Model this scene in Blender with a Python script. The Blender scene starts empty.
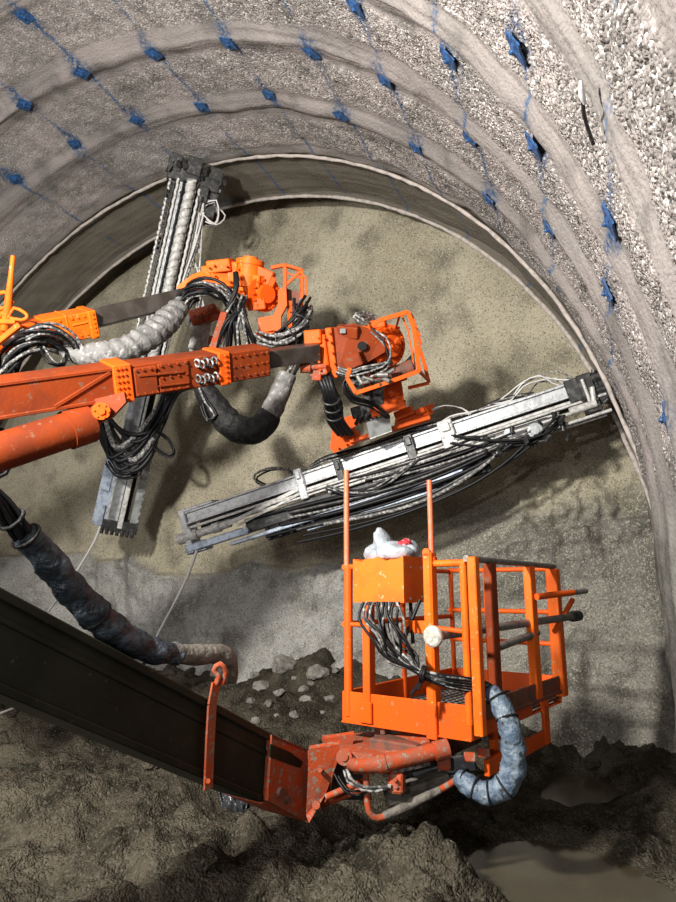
import bpy, bmesh, math, random
import numpy as np
from mathutils import Vector, Matrix
random.seed(7); rng=np.random.default_rng(7)
SC=bpy.context.scene; COL=SC.collection
# ------------------------------------------------------------------ survey of the place
F=634.3; YAW=.4561; PIT=.2125; CAMZ=2.0          # camera: focal length in pixels of a 676x902 frame
cP,sP,cY,sY=math.cos(PIT),math.sin(PIT),math.cos(YAW),math.sin(YAW)
CAM=Vector((0,0,CAMZ))
def ray(px,py):
    x=(px-338)/F; z=-(py-451)/F
    Y=cP-z*sP; Z=sP+z*cP
    return Vector((x*cY-Y*sY, x*sY+Y*cY, Z))
def W(px,py,d): return CAM+ray(px,py)*d           # a point seen at (px,py), d metres ahead
def S(d): return d/F
def WY(px,py,Y):
    r=ray(px,py); return CAM+r*(Y/r.y)
FWD=ray(338,451).normalized()
# ------------------------------------------------------------------ materials
def mat(name,base,rough=.6,metal=0,spec=.5,mix=None,mscale=6,mlo=.45,mhi=.62,bump=0,bscale=60,mix2=None,m2scale=40,m2lo=.6,m2hi=.66,detail=5,bdist=.01):
    m=bpy.data.materials.new(name); m.use_nodes=True; nt=m.node_tree; N=nt.nodes; L=nt.links
    b=N['Principled BSDF']; b.inputs['Roughness'].default_value=rough; b.inputs['Metallic'].default_value=metal
    b.inputs['Specular IOR Level'].default_value=spec
    b.inputs['Base Color'].default_value=(*base,1)
    geo=N.new('ShaderNodeNewGeometry')
    cur=None
    def layer(cur,col,scale,lo,hi,det):
        n=N.new('ShaderNodeTexNoise'); n.inputs['Scale'].default_value=scale; n.inputs['Detail'].default_value=det
        L.new(geo.outputs['Position'],n.inputs['Vector'])
        r=N.new('ShaderNodeMapRange'); r.inputs['From Min'].default_value=lo; r.inputs['From Max'].default_value=hi
        L.new(n.outputs['Fac'],r.inputs['Value'])
        x=N.new('ShaderNodeMix'); x.data_type='RGBA'
        if cur is None: x.inputs['A'].default_value=(*base,1)
        else: L.new(cur,x.inputs['A'])
        x.inputs['B'].default_value=(*col,1); L.new(r.outputs['Result'],x.inputs['Factor'])
        return x.outputs['Result']
    if mix: cur=layer(cur,mix,mscale,mlo,mhi,detail)
    if mix2: cur=layer(cur,mix2,m2scale,m2lo,m2hi,3)
    if cur is not None: L.new(cur,b.inputs['Base Color'])
    if bump:
        n=N.new('ShaderNodeTexNoise'); n.inputs['Scale'].default_value=bscale; n.inputs['Detail'].default_value=4
        L.new(geo.outputs['Position'],n.inputs['Vector'])
        bp=N.new('ShaderNodeBump'); bp.inputs['Strength'].default_value=bump; bp.inputs['Distance'].default_value=bdist
        L.new(n.outputs['Fac'],bp.inputs['Height']); L.new(bp.outputs['Normal'],b.inputs['Normal'])
    return m
M={}
M['orange']=mat('orange paint',(.70,.092,.005),.5,spec=.2,mix=(.60,.085,.010),mscale=5,mlo=.45,mhi=.7,mix2=(.30,.17,.09),m2scale=22,m2lo=.66,m2hi=.72,bump=.15,bscale=40)
M['orange_bright']=mat('fresh orange paint',(.80,.135,.006),.5,spec=.2,mix=(.74,.105,.008),mscale=6,mlo=.45,mhi=.65,mix2=(.45,.27,.12),m2scale=25,m2lo=.64,m2hi=.72,bump=.15)
M['orange_dark']=mat('dull orange paint',(.21,.033,.006),.6,spec=.15,mix=(.145,.025,.008),mscale=4,mlo=.42,mhi=.65,mix2=(.16,.07,.04),m2scale=18,m2lo=.62,m2hi=.7,bump=.2,bscale=30)
M['red_orange']=mat('worn red orange paint',(.38,.060,.018),.6,spec=.15,mix=(.28,.08,.045),mscale=9,mlo=.45,mhi=.62,mix2=(.22,.17,.13),m2scale=30,m2lo=.56,m2hi=.64,bump=.3,bscale=50)
M['salmon']=mat('faded orange pole paint',(.70,.13,.05),.5,mix=(.5,.17,.10),mscale=20,mlo=.5,mhi=.66)
M['rust']=mat('rusty brown steel',(.19,.055,.03),.7,mix=(.10,.05,.035),mscale=12,bump=.3)
M['black_steel']=mat('black oiled steel',(.008,.009,.005),.55,spec=.25,mix=(.017,.018,.010),mscale=3,mlo=.4,mhi=.65,mix2=(.06,.055,.04),m2scale=26,m2lo=.68,m2hi=.76,bump=.15)
M['dark_steel']=mat('dark steel',(.035,.035,.035),.45,metal=.5,mix=(.09,.085,.08),mscale=18,mlo=.5,mhi=.66)
M['ext_steel']=mat('brown black boom steel',(.035,.028,.022),.4,mix=(.06,.05,.045),mscale=5)
M['alu']=mat('aluminium',(.46,.47,.48),.45,metal=.3,mix=(.30,.31,.32),mscale=14,mlo=.45,mhi=.66,mix2=(.16,.16,.16),m2scale=60,m2lo=.62,m2hi=.7)
M['alu_blue']=mat('wet bluish aluminium',(.40,.46,.55),.4,metal=.35,mix=(.24,.28,.35),mscale=14,mix2=(.12,.12,.13),m2scale=50,m2lo=.62,m2hi=.7)
M['white_steel']=mat('pale dusty steel',(.52,.51,.49),.5,metal=.1,mix=(.33,.32,.30),mscale=20,mix2=(.12,.12,.12),m2scale=70,m2lo=.62,m2hi=.7)
M['grey_steel']=mat('grey steel pipe',(.20,.19,.18),.5,metal=.4,mix=(.12,.11,.10),mscale=16,bump=.15)
M['rubber']=mat('black rubber hose',(.006,.006,.007),.45,spec=.22,mix=(.022,.022,.022),mscale=40,mlo=.58,mhi=.72)
M['rubber_dusty']=mat('dusty rubber hose',(.06,.06,.06),.5,mix=(.34,.33,.31),mscale=30,mlo=.48,mhi=.62)
M['sleeve_grey']=mat('grey hose wrap',(.19,.185,.18),.75,mix=(.11,.11,.105),mscale=9,mix2=(.34,.33,.32),m2scale=16,m2lo=.56,m2hi=.68,bump=.6,bscale=25,bdist=.03)
M['sleeve_black']=mat('black hose wrap',(.008,.008,.008),.6,spec=.25,mix=(.022,.022,.022),mscale=16,bump=.6,bscale=30,bdist=.03)
M['sleeve_blue']=mat('blue grey hose wrap',(.075,.11,.16),.5,mix=(.20,.25,.30),mscale=14,mlo=.45,mhi=.68,mix2=(.03,.03,.035),m2scale=20,m2lo=.6,m2hi=.7,bump=.7,bscale=24,bdist=.03)
M['sleeve_navy']=mat('dark blue black hose wrap',(.018,.025,.034),.45,mix=(.07,.09,.115),mscale=10,mlo=.5,mhi=.62,bump=.8,bscale=22,bdist=.04)
M['sleeve_mud']=mat('muddy hose wrap',(.14,.125,.105),.8,mix=(.07,.06,.05),mscale=12,bump=.6,bscale=30,bdist=.03)
M['blue']=mat('blue plate paint',(.02,.075,.20),.45,mix=(.012,.03,.075),mscale=30,mlo=.45,mhi=.62)
M['sack']=mat('white plastic sack',(.33,.365,.40),.5,mix=(.20,.225,.25),mscale=9,mix2=(.2,.19,.17),m2scale=26,m2lo=.66,m2hi=.72,bump=.5,bscale=20,bdist=.03)
M['redprint']=mat('red print',(.45,.02,.03),.5,mix=(.5,.42,.42),mscale=45,mlo=.55,mhi=.6)
M['mudcap']=mat('dried mud',(.50,.48,.43),.9,mix=(.33,.31,.27),mscale=40,bump=.6,bscale=70)
M['panel']=mat('dusty grey panel',(.42,.44,.44),.35,metal=.5,mix=(.26,.27,.27),mscale=9)
M['cable']=mat('pale cable',(.52,.51,.50),.5)
M['rock']=mat('grey rock',(.21,.20,.18),.9,mix=(.11,.10,.085),mscale=6,bump=.7,bscale=30,bdist=.03)
M['plastic']=mat('dark plastic sheet',(.03,.033,.037),.25,mix=(.14,.14,.14),mscale=16,mlo=.56,mhi=.68,bump=.6,bscale=22,bdist=.03)
M['arch']=mat('pinkish arch and lit edge',(.42,.37,.34),.9,mix=(.30,.27,.24),mscale=14,bump=.5,bscale=50)

def ground_mat(name,cols,scales,bumpd,vor=None,vstr=.5,rough=.9,paint=False,blend=None,lines=None,spec=.25,zone=None):
    """rough mineral surface: several noise-mixed colours, stone speckle and bump"""
    m=bpy.data.materials.new(name); m.use_nodes=True; nt=m.node_tree; N=nt.nodes; L=nt.links
    b=N['Principled BSDF']; b.inputs['Roughness'].default_value=rough; b.inputs['Specular IOR Level'].default_value=spec
    geo=N.new('ShaderNodeNewGeometry'); P=geo.outputs['Position']
    def mix(a,bc,f):
        x=N.new('ShaderNodeMix'); x.data_type='RGBA'
        for k,v in (('A',a),('B',bc)):
            if isinstance(v,tuple): x.inputs[k].default_value=(*v,1)
            else: L.new(v,x.inputs[k])
        if isinstance(f,float): x.inputs['Factor'].default_value=f
        else: L.new(f,x.inputs['Factor'])
        return x.outputs['Result']
    def noise(s,det=5,vec=P):
        n=N.new('ShaderNodeTexNoise'); n.inputs['Scale'].default_value=s; n.inputs['Detail'].default_value=det
        L.new(vec,n.inputs['Vector']); return n.outputs['Fac']
    def rng_(v,lo,hi,a=0.,bb=1.):
        r=N.new('ShaderNodeMapRange'); r.inputs['From Min'].default_value=lo; r.inputs['From Max'].default_value=hi
        r.inputs['To Min'].default_value=a; r.inputs['To Max'].default_value=bb
        L.new(v,r.inputs['Value']); return r.outputs['Result']
    def math_(op,a,bb,c=None):
        n=N.new('ShaderNodeMath'); n.operation=op
        for i,v in enumerate((a,bb,c)):
            if v is None: continue
            if isinstance(v,(int,float)): n.inputs[i].default_value=v
            else: L.new(v,n.inputs[i])
        return n.outputs[0]
    cur=cols[0]
    for c,(s,lo,hi) in zip(cols[1:],scales): cur=mix(cur,c,rng_(noise(s),lo,hi))
    if blend:
        for an,cc in blend:
            ba=N.new('ShaderNodeAttribute'); ba.attribute_name=an; c2=cc[0]
            for c,(s,lo,hi) in zip(cc[1:],scales): c2=mix(c2,c,rng_(noise(s*1.3),lo,hi))
            cur=mix(cur,c2,ba.outputs['Fac'])
    h=noise(38,6)
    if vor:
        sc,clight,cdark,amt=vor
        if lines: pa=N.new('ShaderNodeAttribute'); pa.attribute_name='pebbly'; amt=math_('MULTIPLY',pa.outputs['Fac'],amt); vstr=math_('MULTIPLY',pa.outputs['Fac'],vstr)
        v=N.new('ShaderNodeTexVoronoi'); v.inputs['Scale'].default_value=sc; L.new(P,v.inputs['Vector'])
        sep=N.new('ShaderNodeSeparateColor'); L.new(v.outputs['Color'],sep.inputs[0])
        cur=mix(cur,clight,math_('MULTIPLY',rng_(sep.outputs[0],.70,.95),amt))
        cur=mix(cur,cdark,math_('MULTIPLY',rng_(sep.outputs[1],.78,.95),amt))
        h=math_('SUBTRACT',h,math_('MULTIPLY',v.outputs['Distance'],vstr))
    if lines: cur=mix(cur,(.115,.108,.103),math_('MULTIPLY',math_('SUBTRACT',1.,pa.outputs['Fac']),.38))
    if zone:      # darker olive shotcrete in the last advance of the tunnel
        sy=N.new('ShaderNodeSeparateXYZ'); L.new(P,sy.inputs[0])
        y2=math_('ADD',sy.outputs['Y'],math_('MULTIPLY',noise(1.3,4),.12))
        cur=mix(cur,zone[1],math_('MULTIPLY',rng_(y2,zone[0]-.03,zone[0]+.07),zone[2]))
    if lines:     # blue spray-paint lines along the tunnel
        uv=N.new('ShaderNodeUVMap'); su=N.new('ShaderNodeSeparateXYZ'); L.new(uv.outputs[0],su.inputs[0])
        u=math_('ADD',su.outputs['X'],math_('MULTIPLY',math_('SUBTRACT',noise(3,4),.5),.10))
        tot=None
        for a in lines:
            e=math_('ABSOLUTE',math_('SUBTRACT',u,a),0)
            g=rng_(e,.012,.042,1.,0.)
            tot=g if tot is None else math_('MAXIMUM',tot,g)
        patch=rng_(noise(1.8,3),.36,.50); fine=rng_(noise(26,4),.36,.56)
        cur=mix(cur,(.03,.075,.16),math_('MULTIPLY',math_('MULTIPLY',tot,patch),math_('MULTIPLY',fine,.85)))
        at=N.new('ShaderNodeAttribute'); at.attribute_name='grey_splash'; cur=mix(cur,mix((.17,.165,.15),(.09,.085,.075),rng_(noise(4),.4,.65)),at.outputs['Fac'])
        at=N.new('ShaderNodeAttribute'); at.attribute_name='blue_spray'
        cur=mix(cur,(.02,.05,.11),math_('MULTIPLY',at.outputs['Fac'],math_('MULTIPLY',fine,.8)))
    L.new(cur,b.inputs['Base Color'])
    bp=N.new('ShaderNodeBump'); bp.inputs['Strength'].default_value=1; bp.inputs['Distance'].default_value=bumpd
    L.new(h,bp.inputs['Height']); L.new(bp.outputs['Normal'],b.inputs['Normal'])
    return m
# ------------------------------------------------------------------ mesh builder
ORG={}
class MB:
    def __init__(s): s.v=[]; s.f=[]; s.sm=[]
    def add(s,vs,fs,smooth=False):
        o=len(s.v); s.v+= [Vector(p) for p in vs]; s.f+=[tuple(i+o for i in f) for f in fs]; s.sm+=[smooth]*len(fs)
    def box(s,Mx,c,sz,bev=None):
        hx,hy,hz=[max(a/2,1e-4) for a in sz]
        if bev is None: bev=.12*min(hx,hy,hz)*2
        b=min(bev,.45*min(hx,hy,hz)*2); b=min(b,.012)
        vs=[];idx={}
        for sx in(-1,1):
            for sy in(-1,1):
                for sz_ in(-1,1):
                    for ax in range(3):
                        p=[sx*(hx-(b if ax!=0 else 0)),sy*(hy-(b if ax!=1 else 0)),sz_*(hz-(b if ax!=2 else 0))]
                        idx[(sx,sy,sz_,ax)]=len(vs); vs.append(Mx@(Vector(p)+Vector(c)))
        fs=[]
        q=[(-1,-1),(1,-1),(1,1),(-1,1)]
        for ax in range(3):
            for sg in(-1,1):
                f=[]
                for a,bb in q:
                    k=[0,0,0];k[ax]=sg;k[(ax+1)%3]=a;k[(ax+2)%3]=bb
                    f.append(idx[(*k,ax)])
                fs.append(f)
        for ax in range(3):   # edges parallel to ax
            a1,a2=(ax+1)%3,(ax+2)%3
            for s1 in(-1,1):
                for s2 in(-1,1):
                    def K(t,face):
                        k=[0,0,0];k[ax]=t;k[a1]=s1;k[a2]=s2; return idx[(*k,face)]
                    fs.append([K(-1,a1),K(1,a1),K(1,a2),K(-1,a2)])
        for sx in(-1,1):
            for sy in(-1,1):
                for sz_ in(-1,1): fs.append([idx[(sx,sy,sz_,i)] for i in range(3)])
        s.add(vs,fs)
    def bar(s,p0,p1,w,h,up=(0,0,1),bev=None):
        """square bar from p0 to p1: h along up, w across"""
        p0=Vector(p0);p1=Vector(p1);x=(p1-p0);l=x.length;x.normalize()
        up=Vector(up); z=(up-x*up.dot(x)).normalized(); y=z.cross(x)
        Mx=Matrix.Translation((p0+p1)/2)@Matrix((x,y,z)).transposed().to_4x4()
        s.box(Mx,(0,0,0),(l,w,h),bev)
    def cyl(s,p0,p1,r0,r1=None,n=16,cap=True):
        s.tube([p0,p1],[r0,r0 if r1 is None else r1],n,cap,smooth=False)
    def tube(s,pts,r,n=8,cap=True,smooth=True,step=None,wr=0,wf=1.0):
        pts=[Vector(p) for p in pts]
        rr=r if isinstance(r,(list,tuple)) else [r]*len(pts)
        if smooth and len(pts)>2:
            P=[];R=[]
            for i in range(len(pts)-1):
                a=pts[max(i-1,0)];b=pts[i];c=pts[i+1];d=pts[min(i+2,len(pts)-1)]
                k=max(2,int((c-b).length/(step or .06)))
                for j in range(k):
                    t=j/k
                    P.append(.5*((2*b)+(c-a)*t+(2*a-5*b+4*c-d)*t*t+(3*b-a-3*c+d)*t**3)); R.append(rr[i]*(1-t)+rr[i+1]*t)
            P.append(pts[-1]);R.append(rr[-1])
        else: P,R=pts,list(rr)
        T=[(P[min(i+1,len(P)-1)]-P[max(i-1,0)]).normalized() for i in range(len(P))]
        ref=Vector((0,0,1)) if abs(T[0].z)<.9 else Vector((1,0,0))
        nx=(ref-T[0]*ref.dot(T[0])).normalized()
        vs=[];ph=random.random()*6
        for i,p in enumerate(P):
            nx=(nx-T[i]*nx.dot(T[i])).normalized(); ny=T[i].cross(nx)
            for j in range(n):
                a=2*math.pi*j/n; q=R[i]
                if wr: q*=1+wr*(.6*math.sin(i*wf+1.3*math.sin(2*a+ph))+.5*random.uniform(-1,1))
                vs.append(p+(nx*math.cos(a)+ny*math.sin(a))*q)
        fs=[(i*n+j,i*n+(j+1)%n,(i+1)*n+(j+1)%n,(i+1)*n+j) for i in range(len(P)-1) for j in range(n)]
        s.add(vs,fs,True)
        if cap:
            o=len(vs)
            s.add(vs[:n],[tuple(range(n))]); s.add(vs[-n:],[tuple(range(n))])
    def ring(s,c,axis,R,r,n=28,m=8,a0=0,a1=2*math.pi):
        axis=Vector(axis).normalized(); ref=Vector((0,0,1)) if abs(axis.z)<.9 else Vector((1,0,0))
        x=(ref-axis*ref.dot(axis)).normalized(); y=axis.cross(x); c=Vector(c)
        s.tube([c+(x*math.cos(a0+(a1-a0)*i/n)+y*math.sin(a0+(a1-a0)*i/n))*R for i in range(n+1)],r,m,True,smooth=False)
    def prism(s,front,off):
        """solid between polygon and the same polygon moved by off"""
        n=len(front); off=Vector(off); vs=[Vector(p) for p in front]; vs+= [p+off for p in vs]
        s.add(vs,[tuple(range(n)),tuple(range(2*n-1,n-1,-1))]+[(i,(i+1)%n,n+(i+1)%n,n+i) for i in range(n)])
    def build(s,name,m,parent=None,smooth_all=False):
        me=bpy.data.meshes.new(name)
        o0=ORG.get(parent.name,Vector((0,0,0))) if parent else Vector((0,0,0))
        me.from_pydata([p-o0 for p in s.v],[],s.f)
        bm=bmesh.new(); bm.from_mesh(me); bmesh.ops.recalc_face_normals(bm,faces=bm.faces); bm.to_mesh(me); bm.free()
        me.polygons.foreach_set('use_smooth',[True]*len(s.f) if smooth_all else s.sm)
        me.materials.append(M[m] if isinstance(m,str) else m)
        o=bpy.data.objects.new(name,me); COL.objects.link(o)
        if parent: o.parent=parent; ORG[o.name]=o0
        return o
def tag(o,label=None,cat=None,group=None,kind=None):
    if label: o['label']=label
    if cat: o['category']=cat
    if group: o['group']=group
    if kind: o['kind']=kind
    return o
def thing(name,loc,label,cat,group=None):
    o=bpy.data.objects.new(name,None); COL.objects.link(o); o.location=loc; o.empty_display_size=.1
    ORG[o.name]=Vector(loc); return tag(o,label,cat,group)
def rebase(o):
    """put the origin of a one-mesh thing at its own base"""
    me=o.data; n=len(me.vertices); a=np.empty(n*3); me.vertices.foreach_get('co',a); a=a.reshape(-1,3)
    c=Vector((float(a[:,0].mean()),float(a[:,1].mean()),float(a[:,2].min())))
    me.transform(Matrix.Translation(-c)); o.location=c; return o
def fr(px,py,d,roll=0,yaw=0,pitch=0):
    """frame at a spot: x right, y up, z towards the viewer's side, then turned"""
    z=-ray(px,py).normalized(); x=Vector((0,0,1)).cross(z).normalized(); y=z.cross(x)
    Mx=Matrix((x,y,z)).transposed().to_4x4()
    R=Matrix.Rotation(math.radians(roll),4,'Z')@Matrix.Rotation(math.radians(yaw),4,'Y')@Matrix.Rotation(math.radians(pitch),4,'X')
    return Matrix.Translation(W(px,py,d))@Mx@R
def pbox(mb,px,py,d,w,h,dep,roll=0,yaw=0,pitch=0,bev=None):
    mb.box(fr(px,py,d,roll,yaw,pitch),(0,0,-dep/2),(w*S(d),h*S(d),dep),bev)
def ppoly(mb,pts,d,th):
    if not isinstance(d,(list,tuple)): d=[d]*len(pts)
    mb.prism([W(x,y,k) for (x,y),k in zip(pts,d)],FWD*th)
def pp(lst,d=None): return [W(p[0],p[1],p[2] if len(p)>2 else d) for p in lst]
def bolts(mb,pts,d,r=.014,h=.014):
    for i,(x,y) in enumerate(pts):
        dd=d[i] if isinstance(d,(list,tuple)) else d
        p=W(x,y,dd); n=-ray(x,y).normalized(); mb.cyl(p-n*.01,p+n*h,r,r*.9,6)
def hoses(parent,path,n,R,r,m,name='hose',twist=.6,jit=.012,step=.08):
    """n separate hoses running side by side along a path"""
    path=[Vector(p) for p in path]; out=[]
    T=[(path[min(i+1,len(path)-1)]-path[max(i-1,0)]).normalized() for i in range(len(path))]
    ref=Vector((.3,-.8,.5)).normalized()
    for k in range(n):
        a0=2*math.pi*k/n+random.uniform(-.3,.3); q=R*(1 if k%3 else .45)
        pts=[]
        for i,p in enumerate(path):
            x=(ref-T[i]*ref.dot(T[i])).normalized(); y=T[i].cross(x); a=a0+twist*i
            pts.append(p+(x*math.cos(a)+y*math.sin(a))*q+Vector([random.uniform(-jit,jit) for _ in range(3)]))
        mb=MB(); mb.tube(pts,r*random.uniform(.9,1.12),7,step=step)
        out.append(mb.build(name,m if isinstance(m,str) else random.choice(m),parent))
    return out
# ------------------------------------------------------------------ numeric noise
def _h(ix,iy,s):
    n=(ix.astype(np.int64)*374761393+iy.astype(np.int64)*668265263+s*974634533)&0x7fffffff
    n=((n^(n>>13))*1274126177)&0x7fffffff
    n=((n^(n>>15))*1911520717)&0x7fffffff
    return ((n^(n>>13))&0xffffff)/float(0xffffff)
def vn(x,y,s=0):
    ix=np.floor(x);iy=np.floor(y);fx=x-ix;fy=y-iy; fx=fx*fx*(3-2*fx);fy=fy*fy*(3-2*fy)
    a=_h(ix,iy,s);b=_h(ix+1,iy,s);c=_h(ix,iy+1,s);d=_h(ix+1,iy+1,s)
    return (a*(1-fx)+b*fx)*(1-fy)+(c*(1-fx)+d*fx)*fy-.5
def fbm(x,y,o=4,s=0,g=.5):
    t=0;a=1
    for i in range(o): t=t+a*vn(x*2**i+i*17.3,y*2**i-i*9.1,s+i);a*=g
    return t
def wor(x,y,s=0):
    """rounded pebbles: 1 at a pebble's centre, 0 in the gaps"""
    ix=np.floor(x);iy=np.floor(y);best=np.full(x.shape,9.)
    for dx in(-1,0,1):
        for dy in(-1,0,1):
            cx=ix+dx;cy=iy+dy; px=cx+.15+.7*_h(cx,cy,s);py=cy+.15+.7*_h(cx,cy,s+5); sz=.75+.5*_h(cx,cy,s+9)
            best=np.minimum(best,np.hypot(x-px,y-py)/sz)
    return np.sqrt(np.clip(1-(best/.62)**2,0,1))
def sstep(a,b,x):
    t=np.clip((x-a)/(b-a),0,1); return t*t*(3-2*t)
def spaced(*segs):
    out=[]
    for a,b,st in segs: out+=list(np.arange(a,b-1e-6,st))
    out.append(segs[-1][1]); return np.array(out)
def grid_mesh(name,X,Y,Z,m,uv=None,mask=None):
    ny,nx=X.shape; me=bpy.data.meshes.new(name)
    co=np.stack([X,Y,Z],-1).reshape(-1,3)
    i=np.arange(ny*nx).reshape(ny,nx)
    q=np.stack([i[:-1,:-1],i[:-1,1:],i[1:,1:],i[1:,:-1]],-1).reshape(-1,4)
    me.vertices.add(len(co)); me.vertices.foreach_set('co',co.ravel())
    me.loops.add(q.size); me.loops.foreach_set('vertex_index',q.ravel().astype(np.int32))
    me.polygons.add(len(q)); me.polygons.foreach_set('loop_start',np.arange(0,q.size,4,dtype=np.int32))
    me.polygons.foreach_set('use_smooth',np.ones(len(q),bool))
    if uv is not None:
        l=me.uv_layers.new(name='UVMap'); U=uv.reshape(-1,2)[q.ravel()]; l.data.foreach_set('uv',U.ravel())
    me.update(calc_edges=True); me.validate()
    me.materials.append(m); o=bpy.data.objects.new(name,me); COL.objects.link(o); return o
# ------------------------------------------------------------------ tunnel lining
R0=6.5; CX=-6.48; CZ=2.2; YF1=8.31; YF2=7.2
def flare(Y):
    t=np.maximum(YF1-Y,0); return .03*t+.004*t*t
BOLT_ROWS=[   # plates seen along each line, from the left of the vault to the right wall
 [(15,177)],[(24,101),(75,142)],[(25,14),(82,69),(137,117)],[(155,48),(203,102)],[(231,36),(270,94)],[(313,49),(345,108)],
 [(360,1),(388,77),(422,142)],[(454,53),(473,135),(496,194)],[(521,45),(541,141),(553,226)],[(616,219),(615,289)],[(673,418)]]
def vault_hit(px,py):
    r=ray(px,py); t=.5
    while t<20:
        p=CAM+r*t; rad=math.hypot(p.x-CX,p.z-CZ)
        if rad>R0+float(flare(p.y)) or p.y>YF1: break
        t+=.01
    return p
def theta(p): return math.atan2(p.z-CZ,p.x-CX)
LINE_U=[]
for row in BOLT_ROWS[:-1]:
    th=[theta(vault_hit(*p)) for p in row]; LINE_U.append(sum(th)/len(th)*R0)
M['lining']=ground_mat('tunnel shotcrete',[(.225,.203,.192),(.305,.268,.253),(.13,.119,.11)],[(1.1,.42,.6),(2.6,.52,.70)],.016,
    vor=(55,(.60,.58,.55),(.035,.032,.028),.9),vstr=.9,lines=LINE_U,zone=(YF2,(.115,.10,.075),.85))  # stone speckle, its dark part strengthened in place of shade between pebbles
PLATES=[vault_hit(*p) for row in BOLT_ROWS for p in row]
def vault():
    th=np.radians(np.concatenate([spaced((-24,4,.28)),spaced((4.2,46,.13)),spaced((46.2,75,.2)),spaced((75.2,150,.3)),spaced((150.5,205,1.0))]))
    yy=spaced((-7,-.5,.3),(-.5,1.2,.06),(1.2,3.8,.0155),(3.8,5.2,.022),(5.2,8.25,.03),(8.25,8.36,.012),(8.36,9.7,.12))
    TH,YY=np.meshgrid(th,yy)
    A=TH*R0
    r=R0+flare(YY)
    s_=((YY-YF2)/1.1); ph=np.abs(s_-np.round(s_))*1.1                      # distance to the nearest arch rib
    rib=np.exp(-(ph/.14)**2)*(YY<7.0)*(1+.5*fbm(A*.8,YY*.8,3,3))
    wob=fbm(A*.8,YY*.8,3,3)
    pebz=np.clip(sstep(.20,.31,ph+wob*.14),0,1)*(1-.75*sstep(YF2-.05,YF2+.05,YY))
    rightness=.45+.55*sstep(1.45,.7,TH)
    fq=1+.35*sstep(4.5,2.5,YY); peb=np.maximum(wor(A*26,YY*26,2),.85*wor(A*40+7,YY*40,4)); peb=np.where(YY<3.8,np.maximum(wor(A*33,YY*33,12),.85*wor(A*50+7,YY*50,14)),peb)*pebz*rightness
    r=r-rib*(.06+.03*fbm(A*.5,YY*16,3,17))-(1-pebz)*.014*fbm(A*.7,YY*26,2,19)-.036*peb*sstep(.02,.22,TH+.12*wob)-fbm(A*1.3,YY*1.3,3,11)*.07-fbm(A*7,YY*7,3,21)*.022*(.3+.7*pebz)
    r=r+.07*sstep(YF2,YF2+.02,YY)*(YY<YF1)                                   # last advance stands back a little
    r=np.where(YY>8.33,R0+.45*sstep(.10,.2,TH)+fbm(A*2,YY*2,3,31)*.1,r)
    r=np.where((YY>8.29)&(YY<=8.33),R0+.02,r)
    r=np.where((TH<0)&(TH>-1),r/np.cos(TH),r)
    X=CX+r*np.cos(TH); Z=CZ+r*np.sin(TH)
    uv=np.stack([A,YY],-1)
    global RAD,THV,YYV; RAD=r; THV=th; YYV=yy
    spray=np.zeros_like(A)
    for p in PLATES:
        a=theta(p)*R0; d=np.hypot((A-a),(YY-p.y)*.6)+.09*fbm(A*9,YY*9,3,int(p.y*100))
        spray=np.maximum(spray,sstep(.19,.07,d))
    dirt=sstep(.14,.0,TH+.10*wob)
    k1=int(np.argmin(abs(th-math.radians(22)))); k2=int(np.argmin(abs(th-math.radians(158))))
    for nm,a,b in (('wall_right',0,k1+1),('ceiling',k1,k2+1),('wall_left',k2,len(th))):
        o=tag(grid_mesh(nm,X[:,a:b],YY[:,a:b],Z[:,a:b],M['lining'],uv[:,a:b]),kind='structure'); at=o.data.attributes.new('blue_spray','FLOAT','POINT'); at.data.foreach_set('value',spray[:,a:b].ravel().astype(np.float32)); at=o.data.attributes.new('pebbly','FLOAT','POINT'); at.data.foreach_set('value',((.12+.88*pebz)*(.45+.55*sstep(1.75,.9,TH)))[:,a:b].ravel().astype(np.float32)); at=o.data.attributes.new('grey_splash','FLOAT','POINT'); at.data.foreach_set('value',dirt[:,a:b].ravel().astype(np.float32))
vault()
def arch(name,Y,rad,w):
    mb=MB(); n=170
    for lay in range(1):
        pts=[];rr=[]
        for i in range(n+1):
            t=math.radians(5+i*(189)/n); q=rad+random.uniform(-.006,.006)+.08*max(0,(math.radians(14)-t)/math.radians(9))
            pts.append((CX+q*math.cos(t),Y+random.uniform(-.006,.006),CZ+q*math.sin(t))); rr.append(w*random.uniform(.8,1.2))
        mb.tube(pts,rr,8,smooth=False)
    return tag(mb.build(name,'arch',smooth_all=True),kind='structure')
arch('trim_1',YF1,R0-.005,.028); arch('trim_2',YF2,R0+.005,.025)  # the second is a pale tube standing in for the lit step edge
# ------------------------------------------------------------------ rock face at the end of the tunnel
M['face']=ground_mat('rock face shotcrete',[(.305,.272,.192),(.41,.37,.275),(.185,.165,.12)],[(.55,.42,.6),(1.7,.50,.70)],.014,blend=[('bench',[(.26,.257,.245),(.35,.347,.335),(.14,.136,.125)]),('damp',[(.17,.162,.138),(.24,.228,.195),(.09,.085,.07)])],
    vor=(62,(.47,.44,.35),(.07,.06,.042),.65),vstr=.7)
M['bench']=ground_mat('grey rock bench',[(.26,.255,.24),(.35,.345,.33),(.14,.135,.12)],[(.8,.42,.6),(2.2,.50,.66)],.02,
    vor=(65,(.40,.39,.37),(.09,.085,.075),.45),vstr=.6)
YFACE=9.0
def bench_top(x):  # height of the ledge along the face
    return 2.30+.10*np.sin(x*1.1+1)+.12*fbm(x*1.5,x*0+3,3,5)+.30*sstep(-7,-9,x)+.55*sstep(-2.9,-1.2,x)
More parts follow.
